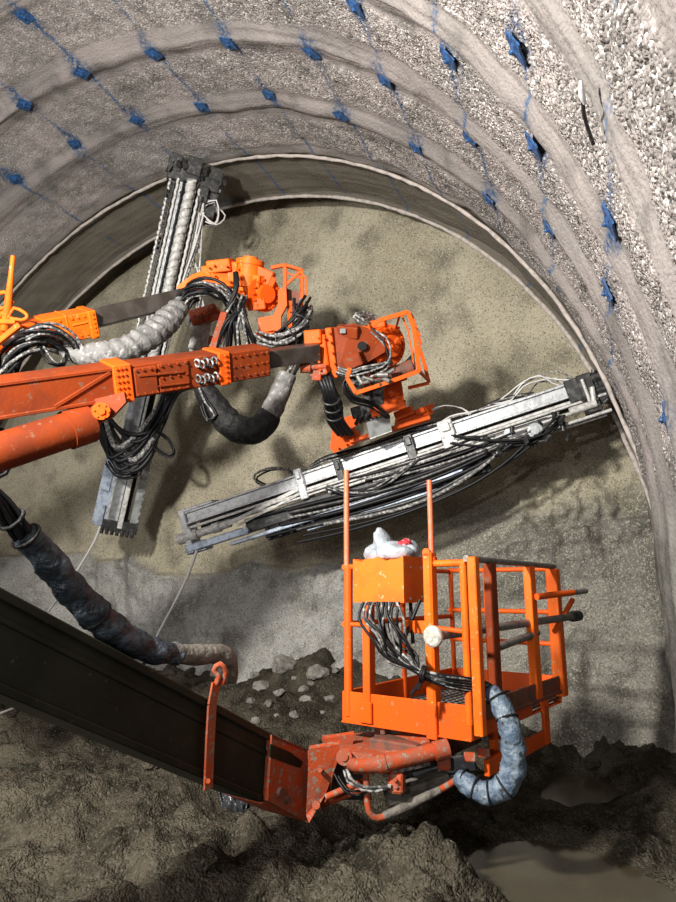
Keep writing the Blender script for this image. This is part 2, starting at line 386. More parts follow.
def face():
    xs=spaced((-14,-9.5,.12),(-9.5,.75,.032)); zs=spaced((-.4,4.2,.032),(4.2,9.7,.04))
    X,Z=np.meshgrid(xs,zs)
    Y=YFACE+fbm(X*.35,Z*.35,3,41)*.45+fbm(X*1.6,Z*1.6,3,45)*.06-.010*wor(X*22,Z*22,7)*sstep(-.1,.25,fbm(X*1.2,Z*1.2,2,77))-fbm(X*9,Z*9,3,52)*.02
    Y=Y+.10*((X-CX)**2+(Z-CZ)**2)/40*-1+.05
    zt=bench_top(X)
    ins=sstep(0,.10,zt-Z)
    Y=Y-ins*(.16+.10*np.clip(zt-Z,0,3))-ins*(fbm(X*2.5,Z*2.5,4,61)*.17+.05*np.abs(fbm(X*6,Z*2.5,3,64)))
    # broken slab edge low on the face
    crack=1.02+.5*(X+4.2)+.10*fbm(X*4,X*0+2,3,63)
    sl=sstep(0,.05,crack-Z)*sstep(-4.6,-4.2,X)
    Y=Y+np.where((X>-5.2)&(X<-2.2),sl*-.22,0)
    Y=Y-.55*sstep(1.0,-.1,Z)
    # muck heap against the right wall
    Y=Y-.22*np.exp(-((X+1.0)/.9)**2-((Z-3.0)/.55)**2)*(1+1.2*fbm(X*5,Z*5,3,71)+.5*wor(X*9,Z*9,72))
    o=grid_mesh('wall_front',X,Y,Z,M['face'])
    n1=fbm(X*2.2,Z*2.2,4,66)
    be=sstep(-.03,.10,zt-Z+.16*n1); da=sstep(-3.4,-2.2,X+.8*n1)*sstep(-.35,.25,3.0-Z+.5*n1)*.9
    for nm,v in (('bench',be),('damp',da)):
        at=o.data.attributes.new(nm,'FLOAT','POINT'); at.data.foreach_set('value',v.ravel().astype(np.float32))
    return tag(o,kind='structure')
face()
# ------------------------------------------------------------------ muddy floor
M['mud']=ground_mat('wet mud and muck',[(.046,.039,.027),(.086,.074,.053),(.020,.017,.011)],[(.9,.42,.60),(3.2,.48,.66)],.03,
    vor=(55,(.13,.118,.092),(.018,.015,.011),.5),vstr=.6,rough=.92,spec=.15)
PUD=W(555,872,4.45); PUD=CAM+ray(552,872)*((.05-CAMZ)/ray(552,872).z)
def floor_z(X,Y):
    z=.06+.16*sstep(-1.2,-3.5,X)+.22*sstep(5.2,8.9,Y)*sstep(-.6,-3.2,X)+.16*sstep(7.2,8.9,Y)+.36*np.exp(-((X+4.4)/1.0)**2-((Y-8.3)/.8)**2)
    z=z+.22*fbm(X*.9,Y*.9,3,81)+.16*fbm(X*3.1,Y*3.1,3,84)
    m=CAM+ray(430,850)*((.3-CAMZ)/ray(430,850).z)
    z=z+.34*np.exp(-(((X-m.x)/.42)**2+((Y-m.y+.1)/.50)**2))
    l=CAM+ray(80,790)*((.3-CAMZ)/ray(80,790).z)
    z=z+.20*np.exp(-(((X-l.x)/.8)**2+((Y-l.y)/.5)**2))
    rough=.55+.6*sstep(-.15,.25,fbm(X*.7,Y*.7,2,88))
    lump=wor(X*6,Y*6,91)*.05*sstep(-.05,.3,fbm(X*2,Y*2,2,92))+wor(X*12,Y*12,93)*.05*sstep(-.2,.1,fbm(X*3,Y*3,2,94))+np.maximum(wor(X*19,Y*19,95),wor(X*31,Y*31,96)*.7)*.042
    z=z+rough*lump+.05*fbm(X*11,Y*11,3,97)
    d=np.hypot((X-PUD.x)/.80,(Y-PUD.y)/.78)+.35*fbm(X*1.8,Y*1.8,3,99)
    d2=np.hypot((X-PUD.x+.05)/.50,(Y-PUD.y-2.1)/.75)+.35*fbm(X*2.2,Y*2.2,3,98)
    k=sstep(.65,1.25,np.minimum(d,d2+.1))
    z=z*k+(1-k)*(-.02+.02*fbm(X*6,Y*6,2,3))
    return z
def floor():
    xs=spaced((-14,-7.5,.14),(-7.5,-5,.05),(-5,.9,.024)); ys=spaced((-7,1.5,.35),(1.5,6.5,.024),(6.5,9.3,.045))
    X,Y=np.meshgrid(xs,ys)
    return tag(grid_mesh('floor',X,Y,floor_z(X,Y),M['mud']),kind='structure')
floor()
wm=mat('murky brown water',(.062,.052,.033),.14,spec=.35,mix=(.08,.069,.046),mscale=1.5,bump=.04,bscale=9)
def puddle(c,rx,ry,label):
    mb=MB(); n=60; pts=[]
    for i in range(n):
        a=2*math.pi*i/n; k=1+.12*math.sin(3*a+1)+.07*math.sin(7*a)
        pts.append(Vector((c.x+rx*k*math.cos(a),c.y+ry*k*math.sin(a),.012)))
    mb.prism(pts,(0,0,-.03)); o=mb.build('puddle',wm); tag(o,label,'puddle'); return rebase(o)
puddle(PUD,.72,.9,'shallow brown puddle in the mud at the bottom right, in front of the basket')
puddle(Vector((PUD.x-.12,PUD.y+2.25,0)),.45,.6,'smaller dark puddle in the mud behind the basket, near the rock face')
# ------------------------------------------------------------------ rock bolt plates
ORD=['first','second','third']
ROWN=['','first line','second line','third line','fourth line','fifth line','sixth line','seventh line','eighth line','ninth line','']
def bolt_plate(p,label):
    r=Vector((p.x-CX,0,p.z-CZ)).normalized(); n=-r; y=Vector((0,1,0)); x=y.cross(n)
    i0,i1=np.searchsorted(YYV,[p.y-.06,p.y+.06]); j0,j1=np.searchsorted(THV,[theta(p)-.06/R0,theta(p)+.06/R0]); rm=float(np.percentile(RAD[max(i0,0):i1+1,max(j0,0):j1+1],15))
    p=Vector((CX,p.y,CZ))+r*rm; base=p+n*.004
    t=thing('rock_bolt_plate',base,label,'bolt plate','blue rock bolt plates on the tunnel vault')
    Mx=Matrix.Translation(base)@Matrix((x,y,n)).transposed().to_4x4()@Matrix.Rotation(random.uniform(-.5,.5),4,'Z')
    mb=MB(); s=.085; g=6; vs=[];fs=[]
    for zoff in(0,.012):
        for i in range(g+1):
            for j in range(g+1):
                u=-s+2*s*i/g; v=-s+2*s*j/g; q=math.hypot(u,v)
                vs.append(Mx@Vector((u,v,.022*math.exp(-(q/.045)**2)+zoff+.004*math.sin(9*u/s+3*v/s))))
    k=(g+1)**2
    for b in(0,k):
        for i in range(g):
            for j in range(g): fs.append((b+i*(g+1)+j,b+(i+1)*(g+1)+j,b+(i+1)*(g+1)+j+1,b+i*(g+1)+j+1))
    edge=[i*(g+1) for i in range(g+1)]+[g*(g+1)+j for j in range(1,g+1)]+[i*(g+1)+g for i in range(g-1,-1,-1)]+[j for j in range(g-1,0,-1)]
    for a in range(len(edge)):
        b=(a+1)%len(edge); fs.append((edge[a],edge[b],edge[b]+k,edge[a]+k))
    mb.add(vs,fs); mb.build('plate','blue',t)
    mb=MB(); mb.cyl(Mx@Vector((0,0,.03)),Mx@Vector((0,0,.042)),.02,.018,6); mb.build('nut','blue',t)
    mb=MB(); mb.cyl(Mx@Vector((0,0,-.03)),Mx@Vector((0,0,.052)),.008,.008,8); mb.build('bolt_shank','blue',t)
for row,nm in zip(BOLT_ROWS,ROWN):
    for i,p in enumerate(row):
        if row is BOLT_ROWS[0]: lab='lone blue bolt plate on the vault, lowest at the left edge of the photo'
        elif row is BOLT_ROWS[-1]: lab='lone blue bolt plate on the wall at the right edge of the photo'
        else: lab=f'blue bolt plate, {ORD[i]} from the top in the {nm} of plates from the left'
        bolt_plate(vault_hit(*p),lab)
# ------------------------------------------------------------------ machine helpers
def proj(p):
    q=Vector(p)-CAM
    x=q.x*cY+q.y*sY; y=-q.x*sY+q.y*cY
    dd=y*cP+q.z*sP; up=-y*sP+q.z*cP
    return 338+F*x/dd, 451-F*up/dd, dd
class Line:
    """a straight beam between two spots; local x runs along it, z is its upper side, -y its near side"""
    def __init__(s,p0,p1,tilt=0.):
        s.p0=Vector(p0); s.p1=Vector(p1); x=(s.p1-s.p0); s.L=x.length; x.normalize(); s.x=x
        view=(CAM-(s.p0+s.p1)/2).normalized(); up=Vector((0,0,1)); near=(view-x*view.dot(x)).normalized()
        up=(up-x*up.dot(x)).normalized(); up=(up+near*tilt); s.z=(up-x*up.dot(x)).normalized(); s.y=s.z.cross(x)
        s.flip=-1 if s.y.dot(view)>0 else 1
        s.M=Matrix.Translation(s.p0)@Matrix((s.x,s.y,s.z)).transposed().to_4x4()
    ref=0.
    def at(s,px):
        a,b=-3.,s.L+3
        for _ in range(50):
            m=(a+b)/2
            if proj(s.P(m,s.ref))[0]<px: a=m
            else: b=m
        return a
    def P(s,x,y=0,z=0): return s.M@Vector((x,y*s.flip,z))      # y<0 is the near side
    def box(s,mb,x0,x1,y0,y1,z0,z1,bev=None):
        mb.box(s.M,((x0+x1)/2,(y0+y1)/2*s.flip,(z0+z1)/2),(abs(x1-x0),abs(y1-y0),abs(z1-z0)),bev)
    def boltrow(s,mb,xs,zs,y,r=.012):
        for a in xs:
            for b in zs: mb.cyl(s.P(a,y+.004,b),s.P(a,y-.016,b),r,r*.85,6)
def fbar(mb,pts,d,w,t,closed=False):
    """flat bars through a list of spots"""
    P=pp(pts,d)
    for a,b in zip(P,P[1:]+([P[0]] if closed else [])): mb.bar(a,b,t,w,up=FWD.cross((b-a)).normalized())

# ================================================================== lower drill boom
LB=Line(W(0,397,5.2),W(262,359,6.6),.45)
boomA=thing('drill_boom',LB.P(-1.6,0,-.15),'lower orange drill boom with lift cylinder, carrying the diagonal silver feed beam','drill boom')
def lower_boom():
    R=boomA; x=LB.at; e=x(262); hy=.15
    mb=MB(); LB.box(mb,-1.8,x(112),-hy,hy,-.145,.145,.012)
    LB.box(mb,-1.8,x(112),-hy-.012,hy+.012,.118,.15,.006); LB.box(mb,-1.8,x(112),-hy-.012,hy+.012,-.15,-.118,.006)
    mb.bar(LB.P(x(48),-hy-.006,-.115),LB.P(x(106),-hy-.006,.11),.03,.02,up=LB.y)
    mb.build('boom_tube','orange_dark',R)
    mb=MB(); LB.box(mb,x(108),x(126),-hy-.035,hy+.035,-.175,.17,.01); LB.boltrow(mb,[x(111),x(115),x(119)],[-.14+.056*i for i in range(6)],-hy-.035,.013)
    mb.build('joint_flange','orange',R)
    mb=MB(); LB.box(mb,x(124),x(213),-hy-.005,hy+.005,-.155,.145,.01)
    LB.box(mb,x(128),x(150),-hy-.03,hy+.03,-.14,.12,.008); LB.box(mb,x(152),x(182),-hy-.022,hy,-.14,.13,.008)
    LB.boltrow(mb,[x(p) for p in (130,137,144,149)],[-.12,.1],-hy-.03,.012)
    LB.boltrow(mb,[x(p) for p in (155,163,171,179)],[-.12,-.0,.11],-hy-.022,.012)
    mb.bar(LB.P(x(132),-hy-.035,.05),LB.P(x(176),-hy-.035,.03),.01,.018,up=LB.z)
    mb.bar(LB.P(x(150),-hy-.035,-.07),LB.P(x(180),-hy-.035,-.08),.01,.014,up=LB.z)
    s=mb.build('boom_housing','orange_dark',R)
    mb=MB()
    for i in range(5):
        p=LB.P(x(190)+.045*i,-hy-.03,.09-.02*(i%2)); mb.ring(p,LB.x+LB.y*.3,.035,.011,14,6)
        p=LB.P(x(190)+.045*i,-hy-.03,-.06-.02*(i%2)); mb.ring(p,LB.x+LB.y*.3,.035,.011,14,6)
    mb.build('hose_fitting','rubber_dusty',s)
    mb=MB(); LB.box(mb,x(211),x(222),-hy-.04,hy+.03,-.165,.16,.01); LB.boltrow(mb,[x(217)],[-.13+.052*i for i in range(6)],-hy-.04,.014); mb.build('sleeve_flange','orange',R)
    mb=MB(); LB.box(mb,x(221),e,-hy-.02,hy,-.15,.145,.02); LB.boltrow(mb,[x(p) for p in (226,233,240,247,254,259)],[-.1,-.0,.1],-hy-.02,.012); mb.build('boom_sleeve','orange_dark',R)
    mb=MB(); LB.box(mb,e-.2,x(316),-.09,.09,-.095,.085,.008); mb.build('boom_extension','ext_steel',R)
    # lift cylinder and its pin bracket
    mb=MB(); a=W(-150,500,4.35); b=W(84,425,5.55); mb.cyl(a,b,.155,.155,28); c=b+(b-a).normalized()*.05; b2=b-(b-a).normalized()*.16
    mb.cyl(b2,c,.172,.172,28); lc=mb.build('lift_cylinder','orange_dark',R)
    mb=MB(); mb.cyl(c,W(104,411,5.7),.075,.07,18); mb.build('piston_rod','orange_dark',lc)
    mb=MB(); q=[(82,402),(124,392),(126,402),(112,417),(102,421),(93,415)]
    ppoly(mb,q,5.52,.05); ppoly(mb,q,5.86,.05); mb.build('pin_bracket','orange_dark',R)
    mb=MB(); p=W(101,411,5.44); n=-ray(101,411).normalized(); mb.cyl(p-n*.5,p+n*.03,.075,.075,22); mb.cyl(p,p+n*.05,.04,.035,6)
    for k in range(6):
        o=fr(101,411,5.44).to_3x3()@Vector((.057*math.cos(k*1.047),.057*math.sin(k*1.047),0)); mb.cyl(p+o,p+o+n*.042,.011,.011,6)
    mb.build('pin','orange',R)
    # black hose under the boom at the left edge
    hoses(R,pp([(-40,430,5.3),(0,432,5.4),(9,448,5.5),(4,470,5.5),(-20,480,5.4)]),3,.035,.02,'rubber')
    # ---- wrist head
    mb=MB(); d=7.0
    pbox(mb,312,337,d-.05,18,14,.3,5,-20); pbox(mb,322,356,d,11,42,.42,8,-25); pbox(mb,331,353,d,7,50,.46,8,-25)
    bolts(mb,[(318,338),(317,346),(318,354),(319,362),(320,370),(324,338),(326,372)],d-.06,.016,.03)
    bolts(mb,[(329,333),(330,342),(331,352),(332,362),(333,371)],d-.06,.016,.03)
    head=mb.build('wrist_flange','orange',R)
    mb=MB(); ppoly(mb,[(334,328),(352,323),(372,329),(384,334),(385,352),(368,362),(352,371),(338,372)],[d-.02,d-.05,d-.02,d,d,d,d,d],.42)
    pbox(mb,352,362,d-.1,20,13,.2,22,-20); pbox(mb,347,333,d-.06,22,12,.1,-6,-15,20)
    wh=mb.build('wrist_housing','orange_dark',R)
    mb=MB(); pbox(mb,343,331,d-.09,6,5,.05); mb.build('cap','panel',wh)
    mb=MB(); p=W(362,346,d-.055); n=-ray(362,346).normalized(); mb.cyl(p-n*.05,p+n*.02,.05,.05,16); mb.build('port','rubber',wh)
    mb=MB(); A=(fr(388,346,7.15,10,38,8)).to_3x3(); ax=A@Vector((0,0,1)); c=W(388,346,7.15)
    mb.cyl(c-ax*.30,c-ax*.02,.20,.20,32); mb.cyl(c-ax*.08,c+ax*.02,.235,.235,36); mb.cyl(c+ax*.02,c+ax*.09,.13,.12,28); mb.cyl(c+ax*.09,c+ax*.12,.06,.06,18)
    for k in range(18):
        a=k*math.pi*2/18; o=A@Vector((math.cos(a)*.2,math.sin(a)*.2,0)); mb.cyl(c+o,c+o+ax*.045,.014,.014,6)
    ra=mb.build('rotation_unit','orange',R)
    mb=MB(); pbox(mb,377,324,7.05,16,8,.16,8,-10); mb.build('top_cover','orange',R); mb=MB(); pbox(mb,392,328,7.1,16,6,.1,-14,10); mb.build('top_cover','orange',R); mb=MB(); pbox(mb,366,330,6.98,10,9,.14,10); mb.build('top_cover','orange',R)
    mb=MB(); mb.bar(W(398,338,6.95),W(388,352,6.9),.03,.03); mb.build('lever','orange',R)
    mb=MB(); c=W(305,368,6.95); n=(W(312,368,6.95)-c).normalized(); mb.cyl(c-n*.05,c+n*.06,.055,.055,18); pbox(mb,318,371,6.95,18,10,.2,10,-10); pbox(mb,316,377,6.95,10,7,.12,0,-20)
    mb.cyl(W(309,368,6.95),W(326,366,6.95),.03,.03,12); mb.build('swing_cylinder','red_orange',R)
    mb=MB()
    for k in range(16):
        x0=random.uniform(352,392);y0=random.uniform(366,388)-(x0-372)*.25
        a=W(x0,y0,6.83+random.uniform(-.05,.12)); v=fr(x0,y0,7,random.uniform(-60,40),random.uniform(-60,60)).to_3x3()@Vector((1,0,0))
        mb.cyl(a,a+v*random.uniform(.06,.14),random.uniform(.012,.03),None,10)
    mb.build('valve_block','grey_steel',R)
    mb=MB(); ppoly(mb,[(346,370),(372,356),(400,366),(414,352),(416,369),(380,382),(357,390),(350,382)],7.22,.12); mb.build('recess_shade_plate','dark_steel',R)  # added dark plate standing in for the shaded recess behind the cage
    hoses(R,pp([(338,370,6.9),(350,374,6.85),(362,370,6.82),(376,366,6.85),(392,362,6.9)]),5,.035,.012,['rubber','rubber_dusty'])
    hoses(R,pp([(372,330,6.85),(384,340,6.8),(390,356,6.8),(384,368,6.84),(370,374,6.88)]),3,.03,.011,['rubber','rubber_dusty'])
    mb=MB(); mb.cyl(W(364,381,6.98),W(410,368,6.98),.075,.075,22); mb.cyl(W(362,381,6.98),W(370,379,6.98),.085,.085,22); mb.cyl(W(404,370,6.98),W(412,367,6.98),.085,.085,22); mb.build('tilt_cylinder','rust',R)
    mb=MB(); fbar(mb,[(372,326),(380,320),(408,312),(414,328),(419,371),(392,381),(356,393),(347,378),(350,368)],6.82,.045,.02)
    fbar(mb,[(418,345),(424,362),(429,383),(408,388)],7.25,.04,.02); fbar(mb,[(408,312),(412,316),(421,345)],7.25,.035,.02); fbar(mb,[(414,328),(420,336)],7.0,.03,.03)
    mb.bar(W(408,312,6.82),W(409,314,7.25),.03,.03); mb.bar(W(419,371,6.82),W(428,380,7.25),.03,.03); mb.bar(W(356,393,6.82),W(360,392,7.2),.03,.03); mb.bar(W(400,314,6.82),W(396,328,7.1),.02,.02)
    fbar(mb,[(402,316),(408,330),(412,352),(414,370)],6.95,.018,.012)
    mb.build('guard_cage','orange',R)
    # ---- cradle between the head and the feed
    mb=MB(); d=7.35
    ppoly(mb,[(383,384),(401,378),(405,404),(392,412),(384,402)],d,.2); pbox(mb,395,380,d-.05,24,7,.2,15); pbox(mb,388,408,d,36,10,.2,15)
    bolts(mb,[(390,386),(397,384),(391,396),(399,394),(396,402)],d-.01,.018,.03); mb.build('swing_arm','orange',R)
    mb=MB(); pbox(mb,376,400,d+.05,24,22,.3,12,-10); pbox(mb,366,410,d+.1,30,12,.3,14); pbox(mb,380,388,d+.06,30,12,.2,10)
    for k in range(12): mb.cyl(W(356+k*4,424-k*1.5,d+.15),W(360+k*4,414-k*1.4+random.uniform(-4,4),d+.05),.025,None,10)
    mb.build('bearing_block','dark_steel',R)
    d=7.72; mb=MB(); ppoly(mb,[(397,417),(433,403),(434,413),(402,428),(396,425)],d,.22); pbox(mb,404,413,d-.08,20,9,.1,20); pbox(mb,420,411,d-.03,10,6,.1,20)
    ppoly(mb,[(332,430),(352,427),(360,432),(360,442),(334,453),(330,448)],d+.05,.25); ppoly(mb,[(340,419),(371,409),(375,416),(352,428),(342,428)],d+.12,.2)
    mb.bar(W(350,442,d+.05),W(430,418,d+.0),.12,.05); bolts(mb,[(402,421),(410,418),(419,414),(428,410),(337,447),(345,443),(353,439),(338,434),(348,431)],d-.02,.016,.03)
    mb.build('feed_cradle','orange',R)
    mb=MB(); ppoly(mb,[(366,421),(389,414),(392,431),(370,439)],[7.5,7.5,7.55,7.55],.16); sb=mb.build('sensor_box','panel',R); tag(sb,'pale grey box')
    mb=MB()
    for a,b in (((366,421),(389,414)),((370,439),(392,431))): mb.bar(W(*a,7.49),W(*b,7.49),.012,.012)
    mb.build('cover_rim','white_steel',sb)
    for k in range(4):
        mb=MB(); o=k*4.2-6; mb.tube(pp([(322+o,372,7.05),(328+o*.7,388,6.98),(333+o,404,7.1),(335+o,420,7.35),(345+o,434,7.6)]),.034,10); mb.build('hose','rubber',R)
    for k in range(3):
        mb=MB(); y=405+k*8; mb.ring(W(331+k*1.5,y-6,7.02+k*.08),(W(334,440,7.5)-W(330,400,7.0)),.095,.014,20,6); mb.build('hose_clamp','dark_steel',R)
    hoses(R,pp([(352,372,6.95),(345,384,6.9),(352,398,6.95),(372,404,7.1),(388,416,7.5)]),5,.03,.013,'rubber')
    hoses(R,pp([(432,410,7.7),(445,405,7.75),(462,408,7.7),(470,415,7.68)]),2,.012,.008,'cable')
    hoses(R,pp([(365,322,6.95),(355,316,6.95),(362,314,7.0),(375,319,7.1)]),3,.02,.014,'rubber_dusty')
lower_boom()
# ---- feed beams
def feed_parts(R,Ln,kind):
    L=Ln.L; B=Ln.box; P=Ln.P
    def rods(name,m,lst,parent):
        for (x0,x1,y,z,r) in lst:
            mb=MB(); mb.cyl(P(x0,y,z),P(x1,y,z),r,None,12); mb.build(name,m,parent)
    return L,B,P,rods
FA=Line(W(190,530,8.75),W(604,394,7.35),.15)
def diagonal_feed():
    R=boomA; L,B,P,rods=feed_parts(R,FA,0); x=FA.at
    mb=MB(); B(mb,.0,L*.985,-.10,.10,.085,.235,.012); B(mb,.0,L*.985,-.13,.13,.215,.245,.006); B(mb,.0,L*.985,-.13,.13,.07,.098,.006)
    k=0
    while .1+k*.11<L*.96: B(mb,.1+k*.11,.14+k*.11,-.138,-.12,.218,.242,.004); B(mb,.1+k*.11,.145+k*.11,-.138,-.12,.07,.094,.004); k+=1
    fb=mb.build('feed_beam','alu',R)
    mb=MB(); B(mb,.2,L*.98,-.06,.10,-.06,.06,.01); mb.build('cable_tray','rubber',fb)
    mb=MB(); B(mb,.0,L*.96,-.13,-.09,.0,.035,.006); B(mb,.6,L*.9,-.15,-.10,-.075,-.05,.006); mb.build('guide_rail','white_steel',fb)
    rods('drill_rod','white_steel',[(x(260),L*1.0,-.15,-.02,.017),(x(330),L*.98,-.16,-.11,.019),(x(545),L*1.0,-.12,-.21,.02),(x(545),L*.99,-.05,-.24,.018)],fb)
    mb=MB(); B(mb,x(245),x(535),-.1,.06,-.29,-.10,.012); mb.build('lower_beam','dark_steel',fb)
    mb=MB(); B(mb,x(228),x(455),-.15,-.02,-.385,-.335,.01); B(mb,x(300),x(455),-.13,-.03,-.50,-.47,.008); mb.build('lower_rail','alu_blue',fb)
    mb=MB(); B(mb,x(262),x(480),-.07,.02,-.47,-.28,.01); k=0
    while x(262)+k*.16<x(472): B(mb,x(262)+k*.16,x(262)+k*.16+.05,-.12,-.05,-.46,-.29,.006); k+=1
    mb.build('hose_tray','rubber',fb)
    # front (left) end
    mb=MB(); B(mb,-.05,x(245),-.16,.0,-.30,-.20,.02); mb.cyl(P(x(245),-.16,-.25),P(x(245),0,-.25),.05,None,16); B(mb,-.08,x(205),-.12,.08,-.33,-.19,.02); mb.build('stinger_blade','alu_blue',fb)
    mb=MB(); mb.cyl(P(-.12,-.1,-.09),P(x(232),-.1,-.09),.055,None,18); mb.cyl(P(-.14,-.1,-.09),P(x(200),-.1,-.09),.075,None,18); mb.cyl(P(x(215),-.1,-.09),P(x(222),-.1,-.09),.07,None,18); mb.build('stinger_cylinder','white_steel',fb)
    mb=MB(); B(mb,-.03,.06,-.15,.12,-.32,.26,.01); B(mb,-.05,.5,-.12,.1,.245,.285,.01); B(mb,.02,.1,-.17,-.1,-.12,.02,.01); mb.build('end_plate','alu',fb)
    mb=MB(); mb.bar(P(x(232),-.16,-.10),P(x(305),-.15,.055),.02,.05,up=FA.z); mb.bar(P(x(240),-.16,-.155),P(x(305),-.15,-.01),.02,.03,up=FA.z); tag(mb.build('hose_guide','white_steel',fb),'pinkish slanted guide bars')
    for px,zz in ((308,.30),(312,.30)):
        pass
    def clamp(px,w,z0,z1,name='feed_clamp',m='alu'):
        mb=MB(); B(mb,x(px)-w,x(px)+w,-.17,.14,z0,z1,.012); B(mb,x(px)-w*.6,x(px)+w*.6,-.2,-.15,z1-.14,z1-.03,.01); FA.boltrow(mb,[x(px)-w*.7,x(px)+w*.7],[z1-.05,z1-.2],-.17,.014); return mb.build(name,m,fb)
    clamp(307,.055,-.10,.31); clamp(452,.09,-.06,.29,m='white_steel'); clamp(345,.05,-.02,.26,m='dark_steel'); clamp(415,.06,-.05,.27,m='dark_steel')
    # carriage with the rock drill, towards the right end
    mb=MB(); B(mb,x(486),x(545),-.17,.03,-.24,-.06,.02); B(mb,x(470),x(500),-.15,.03,-.20,-.08,.02); mb.cyl(P(x(520),-.1,-.15),P(x(556),-.1,-.13),.07,None,16)
    for k in range(26):
        a=P(random.uniform(x(478),x(560)),random.uniform(-.2,-.12),random.uniform(-.34,-.07)); mb.cyl(a,a+Vector([random.uniform(-.08,.08) for _ in range(3)]),random.uniform(.014,.032),None,9)
    rd=mb.build('rock_drill','dark_steel',fb)
    mb=MB(); c=P(x(530),-.2,-.17); mb.cyl(c,c+FA.y*.05*FA.flip,.085,None,24); mb.cyl(c-FA.y*.02*FA.flip,c,.05,None,18)
    c=P(x(506),-.18,-.10); mb.cyl(c,c+FA.y*.05*FA.flip,.05,None,18); mb.build('hose_drum','panel',fb)
    # head at the right end
    mb=MB(); B(mb,L*.955,L*.985,-.17,.16,-.18,.28,.012); B(mb,L*.985,L*1.02,-.14,.14,-.10,.25,.02); B(mb,L*.93,L*.96,-.15,.1,.0,.27,.01)
    mb.cyl(P(L*.97,-.1,.2),P(L*1.035,-.1,.2),.07,None,16); mb.cyl(P(L*.97,-.1,.05),P(L*1.03,-.1,.05),.06,None,16)
    for k in range(14):
        a=P(random.uniform(L*.95,L*1.02),random.uniform(-.2,-.1),random.uniform(-.15,.27)); mb.cyl(a,a+Vector([random.uniform(-.06,.06) for _ in range(3)]),random.uniform(.014,.03),None,9)
    mb.build('centralizer','dark_steel',fb)
    mb=MB(); mb.cyl(P(x(566),-.18,-.09),P(x(592),-.18,-.09),.045,None,16); mb.cyl(P(x(590),-.18,-.09),P(x(590)+.04,-.18,.1),.03,None,12); mb.cyl(P(L*.965,-.19,.22),P(L*.965,-.19,-.05),.02,None,10); mb.build('clamp_cylinder','white_steel',fb)
    # hoses hanging along the lower side
    for k in range(11):
        x0=x(random.uniform(255,320)); x1=x(random.uniform(470,550)); z0=-.13-.046*k; mb=MB(); n=9; pts=[]
        for i in range(n):
            t=i/(n-1); pts.append(P(x0+(x1-x0)*t,-.13-.02*(k%3),(z0-.07*math.sin(math.pi*t)+.015*math.sin(7*t+k))*(1-t**5)-.16*t**5))
        mb.tube(pts,.017+.004*(k%3),8,step=.12); mb.build('hose',('rubber','rubber','dark_steel','rubber_dusty','rubber')[k%5],fb)
    for k in range(5):
        x0=x(345+7*k); x1=x(452+20*k); mb=MB(); pts=[P(x0+(x1-x0)*t,-.15-.01*k,.02-.045*k-.05*math.sin(math.pi*t)) for t in (0,.2,.4,.6,.8,1)]
        mb.tube(pts,.015,8,step=.12); mb.build('hose',('rubber_dusty','rubber')[k%2],fb)
    hoses(fb,[P(x(300),-.05,.28),P(x(296),-.05,.36),P(x(280),-.05,.44),P(x(266),-.05,.42),P(x(265),-.05,.32),P(x(272),-.06,.24)],3,.03,.012,['rubber_dusty','rubber'])
    hoses(fb,[P(x(318),-.06,.27),P(x(335),-.06,.32),P(x(355),-.06,.30),P(x(380),-.06,.29),P(x(420),-.06,.30),P(x(450),-.06,.27)],5,.04,.014,['rubber_dusty','rubber'])
    hoses(fb,[P(x(500),.0,.25),P(x(520),.0,.31),P(x(535),.0,.38),P(x(552),0,.42),P(x(566),0,.36),P(x(575),0,.26)],5,.06,.009,['cable','rubber_dusty'],jit=.04)
    hoses(fb,[P(x(440),.0,.26),P(x(460),.0,.30),P(x(480),.0,.29),P(x(510),0,.30),P(x(540),0,.27)],4,.03,.011,['cable','rubber_dusty','rubber'],jit=.02)
    hoses(fb,[P(x(455),-.16,.05),P(x(472),-.2,-.06),P(x(500),-.2,-.18),P(x(525),-.2,-.26),P(x(548),-.2,-.16),P(x(558),-.15,-.08)],6,.05,.013,['rubber_dusty','rubber'],jit=.03)
    hoses(fb,[P(x(330),-.16,-.05),P(x(350),-.2,-.2),P(x(372),-.2,-.26),P(x(395),-.2,-.2),P(x(420),-.16,-.06)],4,.04,.013,['rubber_dusty','rubber'],jit=.02)
diagonal_feed()
